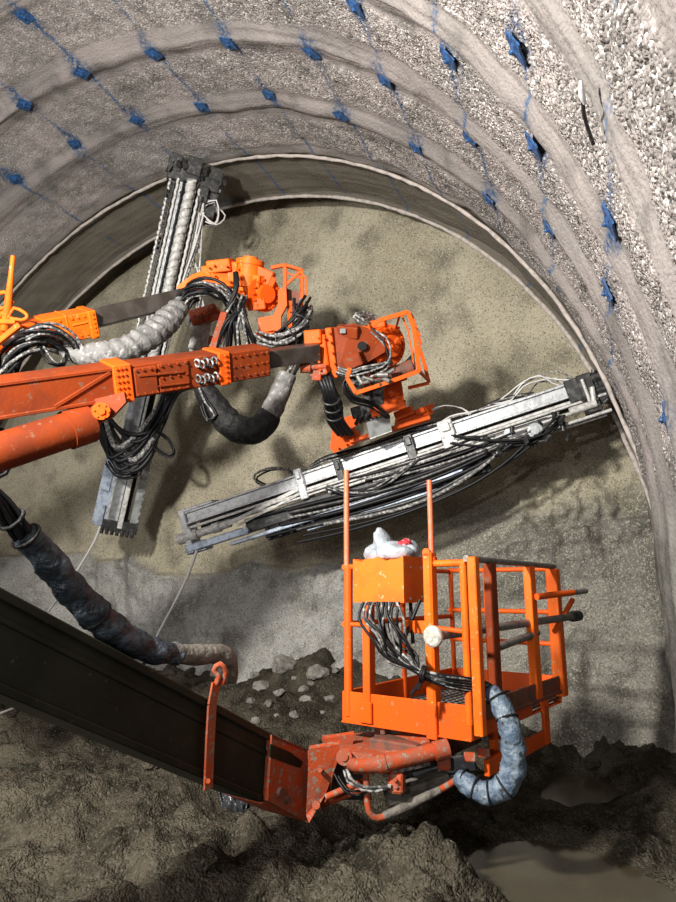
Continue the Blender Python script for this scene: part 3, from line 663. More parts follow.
# ================================================================== upper drill boom
UB=Line(W(0,338,6.6),W(92,321,7.2),.5)
UE=Line(W(80,322,7.15),W(184,297,7.95),.15)
boomB=thing('drill_boom',UB.P(-1.6,0,-.13),'upper orange drill boom with grey wrapped hose, carrying the upright silver feed beam','drill boom')
def upper_boom():
    R=boomB; x=UB.at
    mb=MB(); UB.box(mb,-1.8,x(62),-.13,.13,-.13,.12,.015); mb.build('boom_tube','orange',R)
    mb=MB(); UB.box(mb,x(40),x(88),-.15,.15,-.15,.14,.02); UB.box(mb,x(62),x(64),-.16,.16,-.155,.15,.01); UB.box(mb,x(84),x(92),-.17,.17,-.165,.15,.015)
    UB.boltrow(mb,[x(p) for p in (44,50,56,68,74,80)],[-.1,.1],-.15,.013); UB.boltrow(mb,[x(88)],[-.13,-.08,-.03,.02,.07,.12],-.17,.014)
    mb.bar(UB.P(x(67),-.155,.03),UB.P(x(82),-.155,.035),.01,.02); mb.build('boom_sleeve','orange_bright',R)
    mb=MB(); UE.box(mb,-.1,UE.L+.15,-.10,.10,-.105,.10,.01); mb.build('boom_extension','ext_steel',R)
    # top rail, hooks and rod at the left
    mb=MB(); mb.tube(pp([(13,256,6.3),(11,275,6.3),(9,294,6.35),(7,312,6.4),(4,330,6.45)]),[.022,.024,.034,.04,.04],10); mb.tube(pp([(-6,296,6.4),(4,292,6.4),(10,297,6.4),(8,306,6.4),(-4,310,6.4)]),.02,8)
    mb.tube(pp([(8,318,6.4),(14,308,6.4),(25,313,6.4),(27,317,6.4),(22,320,6.4),(10,318,6.4)]),.017,8); mb.bar(W(-10,330,6.45),W(12,300,6.4),.04,.05); mb.bar(W(0,322,6.4),W(16,322,6.4),.05,.05)
    mb.bar(W(-14,352,6.35),W(20,325,6.4),.05,.06); mb.build('hose_hook','orange_bright',R)
    mb=MB(); UB.box(mb,x(-5),x(24),-.2,-.13,-.04,.03,.01); UB.box(mb,x(8),x(20),-.22,-.13,.02,.10,.01); mb.build('valve_plate','panel',R)
    # wrapped hose and loose hoses
    mb=MB(); mb.tube(pp([(60,347,7.0),(78,355,6.95),(100,354,6.95),(125,349,7.1),(148,337,7.3),(168,320,7.6),(184,302,7.9)]),[.06,.11,.135,.14,.15,.15,.10],24,step=.022,wr=.12,wf=1.1); mb.build('hose_sleeve','sleeve_grey',R)
    hoses(R,pp([(6,375,6.7),(10,360,6.6),(20,347,6.6),(34,341,6.65),(50,340,6.75),(66,348,6.95)]),10,.10,.021,['rubber','rubber','rubber_dusty'])
    hoses(R,pp([(25,335,6.5),(40,328,6.5),(58,330,6.6),(72,341,6.8),(80,350,6.9)]),7,.06,.014,['rubber_dusty','rubber'])
    hoses(R,pp([(40,345,6.7),(50,362,6.6),(64,364,6.7),(68,352,6.9)]),3,.03,.012,['rubber','rubber_dusty'])
    # ---- wrist head
    d=8.15; mb=MB(); ppoly(mb,[(176,287),(190,276),(207,268),(225,262),(240,264),(241,286),(222,288),(203,285),(182,291)],[7.95,7.95,8.0,8.05,8.1,8.1,8.1,8.0,7.95],.34)
    pbox(mb,218,266,d-.2,24,12,.3,12,-15); pbox(mb,206,272,d-.16,9,12,.2,14,-10); pbox(mb,232,272,d-.13,10,20,.3,0,-20)
    bolts(mb,[(208,267),(213,265),(212,274),(226,266),(236,268),(237,278),(226,279),(216,279)],d-.24,.018,.05); mb.build('wrist_arm','orange_bright',R)
    mb=MB(); c=W(249,275,8.1); A=fr(249,275,8.1,15,25,-20).to_3x3(); ax=A@Vector((.35,.9,.35)).normalized()
    mb.cyl(c-ax*.16,c+ax*.16,.16,.16,28); mb.cyl(c+ax*.12,c+ax*.18,.18,.18,28); mb.cyl(c+ax*.18,c+ax*.22,.10,.10,20)
    pbox(mb,248,283,8.0,24,18,.34,-5,-30); mb.build('rotation_unit','orange_bright',R)
    mb=MB(); A=fr(263,294,8.1,0,30,0).to_3x3(); ax=A@Vector((0,0,1)); c=W(263,294,8.1)
    mb.cyl(c-ax*.3,c,.20,.20,30); mb.cyl(c-ax*.02,c+ax*.05,.225,.225,32); mb.cyl(c+ax*.05,c+ax*.12,.12,.11,24)
    for k in range(14):
        a=k*math.pi*2/14; o=A@Vector((math.cos(a)*.18,math.sin(a)*.18,0)); mb.cyl(c+o,c+o+ax*.085,.018,.018,6)
    pbox(mb,262,275,8.0,20,14,.25,-20,-10); pbox(mb,256,304,8.0,18,12,.25,10,-10); pbox(mb,270,282,8.02,10,12,.2,-25)
    mb.build('swing_unit','orange',R)
    mb=MB(); fbar(mb,[(271,268),(285,265),(285,300)],8.1,.045,.05); fbar(mb,[(285,265),(302,270),(302,308)],8.1,.035,.035); fbar(mb,[(286,285),(302,270)],8.1,.035,.03); fbar(mb,[(285,272),(302,279)],8.1,.02,.02); fbar(mb,[(302,275),(306,278),(306,296),(302,300)],8.08,.03,.02)
    mb.bar(W(285,265,8.1),W(285,266,8.45),.03,.03); mb.bar(W(302,270,8.1),W(301,271,8.45),.03,.03); fbar(mb,[(285,266),(301,271),(301,300)],8.45,.03,.03)
    mb.build('guard_cage','orange',R)
    mb=MB(); ppoly(mb,[(285,288),(302,293),(302,308),(285,303)],8.15,.06); mb.build('guard_panel','rust',R)
    mb=MB(); ppoly(mb,[(278,290),(286,286),(287,305),(281,316),(281,332),(274,332),(274,313),(278,306)],8.0,.1); ppoly(mb,[(258,318),(275,315),(275,330),(259,333)],8.05,.2); pbox(mb,290,316,8.1,5,30,.08,2); pbox(mb,268,334,8.0,24,4,.2,4); mb.build('support_plate','orange',R)
    # ---- cradle towards the upright feed
    mb=MB(); ppoly(mb,[(188,311),(214,303),(218,312),(192,324)],8.6,.35); pbox(mb,206,318,8.6,30,9,.3,18); pbox(mb,198,333,8.9,9,30,.3,-8); pbox(mb,212,340,8.8,24,8,.3); bolts(mb,[(195,316),(202,314),(209,311),(197,322),(206,318)],8.52,.02,.04); mb.build('feed_cradle','red_orange',R)
    mb=MB(); ppoly(mb,[(221,311),(227,312),(217,348),(209,348)],8.35,.1); mb.build('swing_arm','red_orange',R)
    mb=MB()
    pbox(mb,200,335,8.72,18,30,.12,-8)
    for k in range(18):
        px=random.uniform(190,210);py=random.uniform(318,352); a=W(px,py,8.75+random.uniform(-.1,.2)); mb.cyl(a,a+Vector([random.uniform(-.12,.12) for _ in range(3)]),random.uniform(.02,.05),None,10)
    mb.build('valve_block','white_steel',R)
    # ---- hoses over the head
    hoses(R,pp([(183,303,7.85),(190,291,7.8),(205,286,7.75),(220,290,7.8),(232,300,7.85),(240,318,7.95)]),11,.10,.018,['rubber_dusty','rubber','rubber_dusty'])
    for q in ((219,347),(228,350),(238,350),(248,350),(256,348)):
        hoses(R,pp([(243,296,7.85),(240,308,7.8),(236+(q[0]-238)*.5,322,7.75),(q[0],q[1],7.9),(q[0]-4,q[1]+22,8.1)]),3,.035,.017,['rubber_dusty','rubber'])
    hoses(R,pp([(236,272,7.8),(237,285,7.75),(232,300,7.75),(226,312,7.8)]),4,.03,.017,['rubber_dusty','rubber'])
    hoses(R,pp([(256,340,7.9),(270,343,7.85),(285,338,7.8),(297,325,7.8),(303,310,7.85),(302,303,7.95)]),12,.11,.019,['rubber_dusty','rubber_dusty','rubber'])
    # clamps around the right bundle
    for (px,py,d,rx) in ((276,342,7.85,(.9,.1)),(291,332,7.8,(.7,.6)),(301,316,7.83,(.3,.9))):
        mb=MB(); a=fr(px,py,d).to_3x3()@Vector((rx[0],rx[1],0)); mb.ring(W(px,py,d),a,.135,.012,20,6); mb.build('hose_clamp','dark_steel',R)
    # ---- hanging U of wrapped hose below the lower boom
    hoses(R,pp([(302,325,7.9),(300,345,7.95),(296,362,7.95),(287,380,7.9)]),7,.08,.018,['rubber_dusty','rubber'])
    mb=MB(); mb.tube(pp([(288,374,7.9),(282,388,7.88),(276,402,7.86),(268,418,7.86)]),[.11,.125,.13,.14],18,step=.03,wr=.06); mb.build('hose_sleeve','sleeve_grey',R)
    mb=MB(); mb.tube(pp([(271,413,7.86),(262,426,7.86),(249,431,7.86),(233,426,7.88),(218,410,7.9),(206,392,7.92),(199,376,7.95)]),[.145,.165,.175,.175,.165,.14,.12],20,step=.03,wr=.05); mb.build('hose_sleeve','sleeve_black',R)
    hoses(R,pp([(198,384,7.8),(206,402,7.72),(215,415,7.72),(208,420,7.75),(203,405,7.8)]),3,.03,.013,['rubber','rubber_dusty'])
upper_boom()
FB=Line(W(116,526,10.5),W(195,174,9.95))
def upright_feed():
    R=boomB; Ln=FB
    # beam frame: x up along the feed, s across to the right, near side towards the viewer
    X=Ln.x; view=(CAM-(Ln.p0+Ln.p1)/2).normalized(); N=(view-X*view.dot(X)).normalized(); Rt=X.cross(N).normalized()
    if Rt.dot(fr(150,350,9).to_3x3()@Vector((1,0,0)))<0: Rt=-Rt
    Mx=Matrix.Translation(Ln.p0)@Matrix((X,Rt,N)).transposed().to_4x4(); L=Ln.L
    P=lambda x,s,n=0: Mx@Vector((x*L,s,n))
    def B(mb,x0,x1,s0,s1,n0,n1,bev=.01): mb.box(Mx,((x0+x1)/2*L,(s0+s1)/2,(n0+n1)/2),(abs(x1-x0)*L,abs(s1-s0),abs(n1-n0)),bev)
    mb=MB(); B(mb,0,.98,-.16,-.02,-.1,.1); B(mb,0,.98,-.19,.01,.075,.1,.005); B(mb,0,.98,-.19,.01,-.1,-.075,.005)
    k=0
    while k*.022<.96: B(mb,k*.022,k*.022+.009,-.185,-.165,.09,.112,.004); k+=1
    fb=mb.build('feed_beam','alu',R)
    mb=MB(); B(mb,.0,.97,.0,.16,-.08,.03); mb.build('cable_tray','rubber',fb)
    mb=MB(); B(mb,.0,.3,.02,.10,.0,.14); B(mb,.3,.96,.03,.07,.04,.13); mb.build('guide_rail','white_steel',fb)
    mb=MB(); B(mb,.0,.42,.2,.32,-.1,.06); k=0
    while k*.022<.4: B(mb,k*.022,k*.022+.009,.30,.335,-.02,.07,.004); k+=1
    mb.build('side_rail','panel',fb)
    mb=MB(); B(mb,.005,.20,-.38,-.2,-.08,.08); B(mb,.0,.06,-.36,-.22,.06,.14); B(mb,.10,.15,-.36,-.22,.06,.12); B(mb,.0,.4,-.22,-.17,-.02,.1); mb.build('stinger_beam','alu_blue',fb)
    mb=MB(); B(mb,-.012,.02,-.25,.34,-.1,.12); 
    for k in range(7): mb.cyl(P(.0,-.2+.08*k,.1),P(-.022,-.2+.08*k,.1),.03,None,10)
    mb.build('end_plate','dark_steel',fb)
    mb=MB(); n=120; mb.tube([P(.40+.575*i/n,-.02+.015*math.sin(i*1.3),.17+.015*math.cos(i*1.3)) for i in range(n+1)],.066,12,smooth=False); mb.tube([P(.40+.575*i/n,-.02+.055*math.sin(i*.9),.17+.055*math.cos(i*.9)) for i in range(n+1)],.028,8,smooth=False); tag(mb.build('flushing_hose','white_steel',fb),'thick pale ribbed hose')
    for s,n_,r,x0,x1,m in ((-.34,.05,.022,.55,.975,'white_steel'),(-.27,.08,.016,.5,.96,'dark_steel'),(-.22,.12,.022,.45,.97,'white_steel'),(.12,.14,.024,.5,.96,'white_steel'),(.17,.08,.02,.45,.95,'grey_steel'),(-.13,.14,.016,.4,.97,'rubber')):
        mb=MB(); q=60; mb.tube([P(x0+(x1-x0)*i/q,s+.006*math.sin(i*2.1),n_) for i in range(q+1)],r,9,smooth=False); mb.build('drill_rod' if m!='rubber' else 'hose',m,fb)
    mb=MB(); q=34
    for i in range(q): 
        u=.52+.45*i/q; B(mb,u,u+.006,-.36,-.18,.03,.07,.004)
    mb.build('chain','dark_steel',fb)
    # triangular stay on the right near the top
    mb=MB(); a=P(.93,.22,.08);b=P(.70,.20,.1);c=P(.70,.44,.1)
    for u,v in ((a,c),(a,b),(P(.80,.2,.1),P(.80,.33,.1)),(P(.76,.2,.1),P(.76,.38,.1)),(P(.85,.2,.1),P(.80,.33,.1)),(P(.80,.2,.1),P(.74,.4,.1)),(b,c)): mb.cyl(u,v,.016,None,8)
    mb.build('stay_frame','white_steel',fb)
    hoses(fb,[P(.62,.1,.15),P(.68,.3,.2),P(.70,.42,.22),P(.66,.5,.2),P(.60,.46,.25)],5,.06,.016,['cable','rubber_dusty'],jit=.03)
    hoses(fb,[P(.93,.25,.1),P(.94,.38,.1),P(.915,.5,.1),P(.885,.46,.1),P(.89,.3,.1)],4,.05,.012,['cable','rubber_dusty'],jit=.04)
    hoses(fb,[P(.60,.05,.2),P(.66,.18,.2),P(.74,.22,.18),P(.82,.24,.15),P(.9,.22,.1)],4,.04,.014,['cable','rubber_dusty'],jit=.03)
    mb=MB(); B(mb,.965,1.0,-.40,.40,-.15,.12); B(mb,.985,1.03,-.42,-.22,-.1,.14); B(mb,.99,1.035,-.14,.08,-.1,.16); B(mb,.985,1.03,.2,.42,-.14,.12); B(mb,.93,.97,.1,.26,.0,.16); B(mb,.90,.97,.24,.42,-.12,.06)
    for k in range(26):
        a=P(random.uniform(.93,1.02),random.uniform(-.42,.45),random.uniform(.05,.18)); mb.cyl(a,a+Vector([random.uniform(-.1,.1) for _ in range(3)]),random.uniform(.02,.045),None,9)
    mb.build('centralizer','dark_steel',fb)
    # coil of black hoses slung round the lower half
    k=0
    for (x1,y1),(x2,y2),(bx,by) in [((103,408),(166,388),(118,440)),((102,412),(168,392),(122,446)),((101,416),(168,398),(124,452)),((100,420),(167,404),(120,456)),((100,424),(166,410),(122,460)),((101,430),(164,416),(124,464)),((103,436),(162,420),(126,466)),((104,416),(169,386),(134,444)),((105,424),(170,390),(138,450)),((102,428),(166,396),(130,458)),((106,434),(164,402),(140,458)),((108,440),(160,424),(134,466)),((104,420),(168,400),(112,448)),((106,444),(158,430),(128,468)),((103,404),(164,402),(136,436)),((104,410),(164,408),(136,430))]:
        mb=MB(); j=lambda:random.uniform(-3,3)
        mb.tube(pp([(x1+j()+3,y1-22,10.10),(x1+j(),y1,9.90),((x1+bx)/2-1,(y1+by)/2+9,9.75),(bx+j(),by+7+j(),9.67),((x2+bx)/2+4,(y2+by)/2+10,9.73),(x2+j(),y2,9.85),(x2+6+j(),y2-26,9.85)]),random.uniform(.030,.046),9); mb.build('hose','rubber' if k%8 else 'rubber_dusty',R); k+=1
    hoses(R,pp([(196,380,8.6),(182,384,9.45),(170,396,9.65),(162,416,9.70),(152,436,9.70)]),9,.10,.02,['rubber'])
    hoses(R,pp([(160,432,9.65),(168,440,9.60),(174,450,9.60),(170,456,9.60),(158,450,9.65),(152,440,9.70)]),3,.02,.013,['rubber'])
    hoses(R,pp([(140,462,9.70),(138,472,9.75),(128,476,9.80),(116,474,9.85),(108,462,9.90)]),4,.05,.013,['rubber'])
upright_feed()
# ================================================================== basket boom
BB=Line(W(0,641,2.95),W(276,773,4.3)); _o=BB.y*BB.flip*.17; BB=Line(BB.p0+_o,BB.p1+_o); BB.ref=-.17
boomC=thing('lift_boom',BB.P(-1.2,0,-.25),'black steel lift boom in the foreground holding up the orange railed work basket','lift boom')
def basket_boom():
    R=boomC; x=BB.at; e=x(276); h=.19; w=.17
    mb=MB(); BB.box(mb,-1.2,e+.05,-w,w,-h,h,.012); mb.build('boom_beam','black_steel',R)
    mb=MB(); BB.box(mb,-1.2,e-.1,-w-.03,w+.03,h-.035,h+.012,.006); BB.box(mb,-1.2,e-.1,-w-.03,w+.03,-h-.012,-h+.03,.006); BB.box(mb,-1.2,e-.1,-w-.012,-w,h-.12,h-.09,.003); mb.build('boom_flange','black_steel',R)
    # orange end collar
    mb=MB(); 
    def onside(px,py,o):      # on the plane of the near side, o further out
        r=ray(px,py); n=BB.y; q=BB.P(0,-w-o,0); return CAM+r*((q-CAM).dot(n)/r.dot(n))
    q=[onside(*a,.045) for a in ((272,735),(309,750),(308,822),(268,801))]; mb.prism(q,BB.y*BB.flip*.06)
    BB.box(mb,e-.05,x(311),-w-.0,w+.02,-h-.012,h+.015,.01); mb.bar(q[1],q[2],.03,.03); mb.prism([q[0],q[1],q[1]+BB.y*BB.flip*.4,q[0]+BB.y*BB.flip*.4],(0,0,-.02))
    col=mb.build('end_collar','red_orange',R)
    mb=MB(); mb.prism([onside(*a,.05) for a in ((271,744),(290,752),(303,762),(300,768),(288,764),(270,757))],BB.y*BB.flip*.01); mb.build('grease_patch','black_steel',col)
    mb=MB(); a=onside(279,792,.04); mb.cyl(a,a-BB.y*BB.flip*.03,.035,.03,14); a=onside(286,799,.04); mb.cyl(a,a-BB.y*BB.flip*.03,.03,.025,14); mb.build('pin','rust',col)
    d=4.32; mb=MB(); q=[(309,749),(340,744),(338,760),(326,793),(309,823),(306,815)]
    ppoly(mb,q,[d,d+.02,d+.02,d+.02,d-.03,d],.05); ppoly(mb,[(x_+14,y_-10) for x_,y_ in q],d+.33,.05); mb.build('hinge_plate','red_orange',R)
    mb=MB()
    for px,py,r in ((320,770,.017),(316,805,.03)): a=W(px,py,d-.03); n=-ray(px,py).normalized(); mb.cyl(a-n*.02,a+n*.03,r,r*.9,14)
    mb.build('bolt','red_orange',R)
    # deck plate and tilt cylinder
    mb=MB(); z=W(375,757,4.3).z; q=[]
    for px,py in ((330,752),(376,757),(428,741),(404,730),(322,735)):
        r=ray(px,py); q.append(CAM+r*((z-CAMZ)/r.z))
    mb.prism(q,(0,0,-.045)); mb.build('deck_plate','red_orange',R)
    mb=MB(); ppoly(mb,[(376,759),(430,741),(432,750),(380,768)],4.36,.25); mb.build('deck_rib','red_orange',R)
    mb=MB(); a=W(344,757,4.22); n=-ray(344,757).normalized(); mb.cyl(a-n*.35,a+n*.03,.052,.052,24); mb.cyl(a,a+n*.045,.026,.026,16); mb.build('pin','red_orange',R)
    mb=MB(); mb.tube(pp([(343,757,4.24),(354,765,4.2),(368,765,4.2),(380,764,4.2)]),[.05,.042,.048,.055],16); pbox(mb,362,757,4.24,24,7,.14,-5); pbox(mb,364,771,4.24,22,6,.14,-2); mb.build('clevis','red_orange',R)
    mb=MB(); a=W(378,765,4.2);b=W(444,749,4.26); mb.cyl(a,b,.052,.052,24); u=(b-a).normalized(); mb.cyl(b-u*.07,b+u*.03,.062,.062,24); mb.cyl(a,a+u*.05,.06,.06,24); mb.build('tilt_cylinder','red_orange',R)
    mb=MB(); mb.cyl(W(384,775,4.24),W(430,764,4.3),.012,None,10); mb.build('cylinder_pipe','rubber_dusty',R)
    mb=MB(); pbox(mb,395,783,4.18,15,19,.1,-3,-15); bolts(mb,[(395,780),(396,787)],4.17,.014,.03); mb.build('stop_block','red_orange',R)
    mb=MB(); mb.tube(pp([(366,772,4.25),(367,795,4.22),(369,811,4.2),(377,818,4.2),(392,813,4.22),(430,795,4.25),(456,780,4.3),(460,770,4.32)]),.022,10); lo=mb.build('guard_loop','red_orange',R)
    mb=MB(); mb.tube(pp([(384,816,4.2),(410,804,4.22),(440,790,4.26)]),[.025,.034,.025],10,wr=.1); mb.build('mud_crust','sleeve_mud',lo)
    mb=MB(); ppoly(mb,[(384,797),(448,774),(452,782),(390,806)],4.34,.12); mb.build('lower_link','sleeve_mud',R)
    mb=MB(); mb.cyl(W(326,797,4.32),W(366,780,4.3),.022,None,12); mb.cyl(W(326,803,4.5),W(366,788,4.45),.022,None,12); mb.build('strut','red_orange',R)
    mb=MB(); ppoly(mb,[(335,765),(365,772),(372,800),(330,800)],4.5,.1); pbox(mb,420,766,4.5,60,20,.2,14); pbox(mb,458,764,4.4,36,18,.25,8); mb.build('slew_body','dark_steel',R)
    mb=MB(); pbox(mb,444,762,4.3,13,15,.1); pbox(mb,470,757,4.3,12,9,.1); pbox(mb,484,753,4.32,12,9,.1); mb.build('lug','red_orange',R)
    hoses(R,pp([(346,770,4.2),(350,780,4.15),(362,790,4.13),(376,790,4.14),(390,787,4.16)]),3,.014,.009,['rubber','rubber_dusty'])
    hoses(R,pp([(336,775,4.3),(345,788,4.22),(358,794,4.2),(370,788,4.22)]),2,.014,.009,['rubber'])
    HD=proj(BB.P(x(210),-w-.06,0))[2]; QD=lambda px: proj(BB.P(x(px),-w+.07,h))[2]
    # hose along the top of the boom, on a post
    mb=MB(); mb.tube(pp([(px,py,QD(px)) for px,py in ((24,534),(45,556),(70,588),(95,614),(120,635),(150,650),(178,654))]),[.062,.078,.078,.085,.084,.074,.064],22,step=.02,wr=.13,wf=.75); mb.build('hose_sleeve','sleeve_navy',R)
    mb=MB(); mb.tube(pp([(px,py,QD(px)) for px,py in ((172,653),(195,655),(215,654),(226,657),(230,668),(229,682))]),[.062,.062,.06,.062,.055,.05],18,step=.025,wr=.07); mb.build('hose_sleeve','sleeve_mud',R)
    hoses(R,pp([(px,py,QD(px)) for px,py in ((-60,460),(-25,482),(0,506),(18,527),(36,547))]),9,.045,.014,['rubber_dusty','rubber'])
    for px,py,dd,q in ((12,519,3.02,.062),(26,536,3.07,.070),(96,615,3.3,.084)):
        dd=QD(px); mb=MB(); mb.ring(W(px,py,dd),W(px+10,py+(10 if px<110 else 4),dd+.05)-W(px-10,py-(10 if px<110 else 4),dd-.05),q,.011,20,6); mb.build('strap','sleeve_black',R)
    def onside(px,py,o):      # on the plane of the near side, o further out
        r=ray(px,py); n=BB.y; q=BB.P(0,-w-o,0); return CAM+r*((q-CAM).dot(n)/r.dot(n))
    mb=MB(); q=[onside(*a,.055) for a in ((208,789),(210,740),(212,705),(216,683))]
    for a,b in zip(q,q[1:]): mb.bar(a,b,.016,.066,up=BB.x)
    HD=proj(q[-1])[2]
    mb.tube(pp([(216,684,HD),(219,676,HD),(214,670,HD),(220,664,HD),(226,672,HD+.02),(222,684,HD+.02)]),.018,8); 
    a=onside(208,781,.07); mb.cyl(a,a-ray(208,780).normalized()*.02,.014,None,8); hp=mb.build('hose_post','red_orange',R)
basket_boom()
# ------------------------------------------------------------------ the basket
C0=W(472,742,4.2); zb=C0.z
def onz(px,py,z): r=ray(px,py); return CAM+r*((z-CAMZ)/r.z)
A0=onz(342,722,zb); e1=(A0-C0); LA=e1.length; e1.normalize(); LBk=1.86
e2=Vector((0,0,1)).cross(e1); e2=-e2 if e2.y<0 else e2
BK=Matrix.Translation(C0)@Matrix((e1,e2,Vector((0,0,1)))).transposed().to_4x4()
def K(a,b,h): return BK@Vector((a,b,h))
def front(px,py,b=0.):      # (a,h) where the sight line meets the front side
    r=ray(px,py); o=CAM-C0-e2*b; t=-o.dot(e2)/r.dot(e2); p=CAM+r*t-C0; return p.dot(e1),p.z
def side(px,py,a=0.):       # (b,h) where it meets the right side
    r=ray(px,py); o=CAM-C0-e1*a; t=-o.dot(e1)/r.dot(e1); p=CAM+r*t-C0; return p.dot(e2),p.z
def basket():
    R=boomC
    def B(mb,a0,a1,b0,b1,h0,h1,bev=.006): mb.box(BK,((a0+a1)/2,(b0+b1)/2,(h0+h1)/2),(abs(a1-a0),abs(b1-b0),abs(h1-h0)),bev)
    TH=.225; t=.018
    mb=MB(); B(mb,0,LA,0,t,0,TH); B(mb,0,LA,LBk-t,LBk,0,TH); B(mb,0,t,t,LBk-t,.11,TH); B(mb,LA-t,LA,t,LBk-t,0,TH); B(mb,-.004,.05,t,LBk-t,0,.012); B(mb,-.004,t,t,LBk*.6,0,.10); B(mb,0,LA,-.012,.03,-.0,.012,.003)
    bk=mb.build('basket','orange',R); tag(bk,'orange basket frame with toe boards')
    mb=MB(); B(mb,t,LA-t,t,LBk-t,.03,.045); B(mb,.3,.34,t,LBk-t,-.05,.03); B(mb,.7,.74,t,LBk-t,-.05,.03); mb.build('floor_plate','rust',bk)
    mb=MB()
    for i in range(24): mb.bar(K(.03,.03+i*.078,.052),K(LA-.03,.03+i*.078,.052),.012,.014)
    for i in range(16): mb.bar(K(.03+i*.065,.03,.06),K(.03+i*.065,LBk-.03,.06),.012,.012)
    mb.build('floor_grating','grey_steel',bk)
    mb=MB(); B(mb,-.02,-.002,.02,LBk+.03,.10,.235); B(mb,-.035,-.002,.6,LBk+.02,.09,.12); mb.build('side_board','rust',bk)
    def post(name,fn,m='orange'): mb=MB(); fn(mb); return mb.build(name,m,bk)
    # front side, left to right
    a1=front(347,640)[0]; a2=front(367,640)[0]; a3=front(430,640)[0]; a4=front(465,640)[0]
    ht=1.17
    post('post',lambda mb: mb.cyl(K(a1,.02,.05),K(a1,.02,ht+.0),.034,None,16))
    post('post',lambda mb:(B(mb,a2-.03,a2+.035,-.014,-.004,.02,.98),B(mb,a2-.03,a2-.018,-.014,.07,.02,.98)))
    post('post_shoe',lambda mb: B(mb,a2-.05,a2+.055,-.03,-.004,.02,.17))
    def p3(mb):
        B(mb,a3-.03,a3+.03,-.024,-.008,-.02,1.25); B(mb,a3-.042,a3-.03,-.024,.06,-.02,1.25); c=K(a3,-.016,1.25); mb.cyl(c-e2*.008,c+e2*.008,.03,None,18); mb.cyl(K(a3-.05,.03,1.2),K(a3-.02,.03,1.2),.025,None,12)
    post('post',p3,'orange_bright'); post('post_shoe',lambda mb: B(mb,a3-.046,a3+.036,-.03,-.004,-.02,.21))
    post('post',lambda mb: mb.cyl(K(a4,.02,.1),K(a4,.02,1.175),.027,None,14),'orange_bright')
    def p5(mb):
        B(mb,-.085,-.022,-.012,.0,.04,1.21); B(mb,-.085,-.072,-.012,.06,.04,1.21)
    post('post',p5,'orange_bright')
    # canopy poles
    for px,py,h0 in ((345,470,ht-.03),(428,480,1.2)):
        a,h=front(px,py); post('canopy_pole',lambda mb: mb.cyl(K(a,.02,h0),K(a,.02,h),.022 if px<400 else .02,None,12),'salmon')
    # rails of the front
    def rail(name,p,q,r,m): mb=MB(); mb.cyl(p,q,r,None,12); return mb.build(name,m,bk)
    rail('rail',K(a3-.02,.02,1.17),K(0,.02,1.17),.025,'orange_bright'); rail('rail',K(a1,.02,1.16),K(a2-.05,.02,1.16),.022,'orange'); rail('rail',K(a1,.02,.72),K(a2,.02,.72),.018,'orange'); rail('rail',K(a3,.03,.72),K(.02,.03,.70),.018,'orange')
    h=front(415,627)[1]; mb=MB(); B(mb,a3,a3+.21,-.0,.02,h-.045,h+.045); mb.build('rail','orange_bright',bk)
    # right side posts
    s1=side(493,640)[0]; s2=side(533,640)[0]
    def ps(mb,b,w=.028):
        B(mb,-.035,-.022,b-w,b+w,.1,1.18); B(mb,-.035,.03,b-w,b-w+.012,.1,1.18)
    post('post',lambda mb: ps(mb,s1,.05),'orange_dark'); post('post',lambda mb: ps(mb,s2,.06),'orange_bright')
    b3=LBk-.03
    def pl(mb): B(mb,-.055,-.04,b3-.055,b3+.05,.06,1.17); B(mb,-.055,.04,b3-.06,b3-.045,.06,1.17); mb.cyl(K(-.046,b3-.02,1.1),K(-.052,b3-.02,1.1),.016,None,10)
    post('post',pl,'orange_bright')
    rail('rail',K(-.01,.0,1.2),K(-.01,LBk,1.19),.024,'grey_steel')
    hh=side(553,596)[1]; g0=K(-.06,s2-.02,hh); g1=W(586,591,proj(K(-.2,LBk+.1,hh))[2]); gm=g0+(g1-g0)*.72; rail('gate_bar',g0,gm,.027,'orange'); rail('gate_bar',gm,g1,.024,'grey_steel')
    p=side(566,600);q=side(548,631); rail('brace',K(-.06,p[0],p[1]),K(-.06,q[0],q[1]),.024,'orange')
    # far side
    for aa in (.04,LA*.62,LA-.03): rail('post',K(aa,LBk-.03,.05),K(aa,LBk-.03,1.18),.024,'orange')
    for z_ in (1.17,.78,.5): rail('rail',K(0,LBk-.03,z_),K(LA,LBk-.03,z_),.022,'orange')
    for z_ in (1.16,.72): rail('rail',K(LA-.02,0,z_),K(LA-.02,LBk,z_),.022,'orange')
    for bb in (.9,): rail('post',K(LA-.02,bb,.05),K(LA-.02,bb,1.16),.022,'orange')
    # control box on the front rail, with its hoses
    aL,hT=front(353,559,-.06); aR,hB=front(404,603,-.06)
    mb=MB(); n=12; pts=[]
    for i in range(n+1): pts.append(K(aL+(aR-aL)*i/n,-.06,hT-.012*math.sin(i*.9)-.006*(i%3)))
    pts+= [K(aR,-.06,hB),K(aL,-.06,hB)]; mb.prism(pts,e2*.30); cb=mb.build('control_box','orange_bright',bk)
    mb=MB()
    for bb,zz in ((.04,hT-.07),(.03,hB+.03),(.2,hT-.07),(.2,hB+.04)): mb.cyl(K(aR,bb,zz),K(aR-.01,bb,zz),.009,None,8)
    mb.build('screw','white_steel',cb)
    mb=MB(); mb.bar(K(aL+.02,.12,hB),K(a2,.0,.98),.03,.03); B(mb,aR+.05,aL-.05,.0,.05,hB-.03,hB); mb.build('box_bracket','orange',cb)
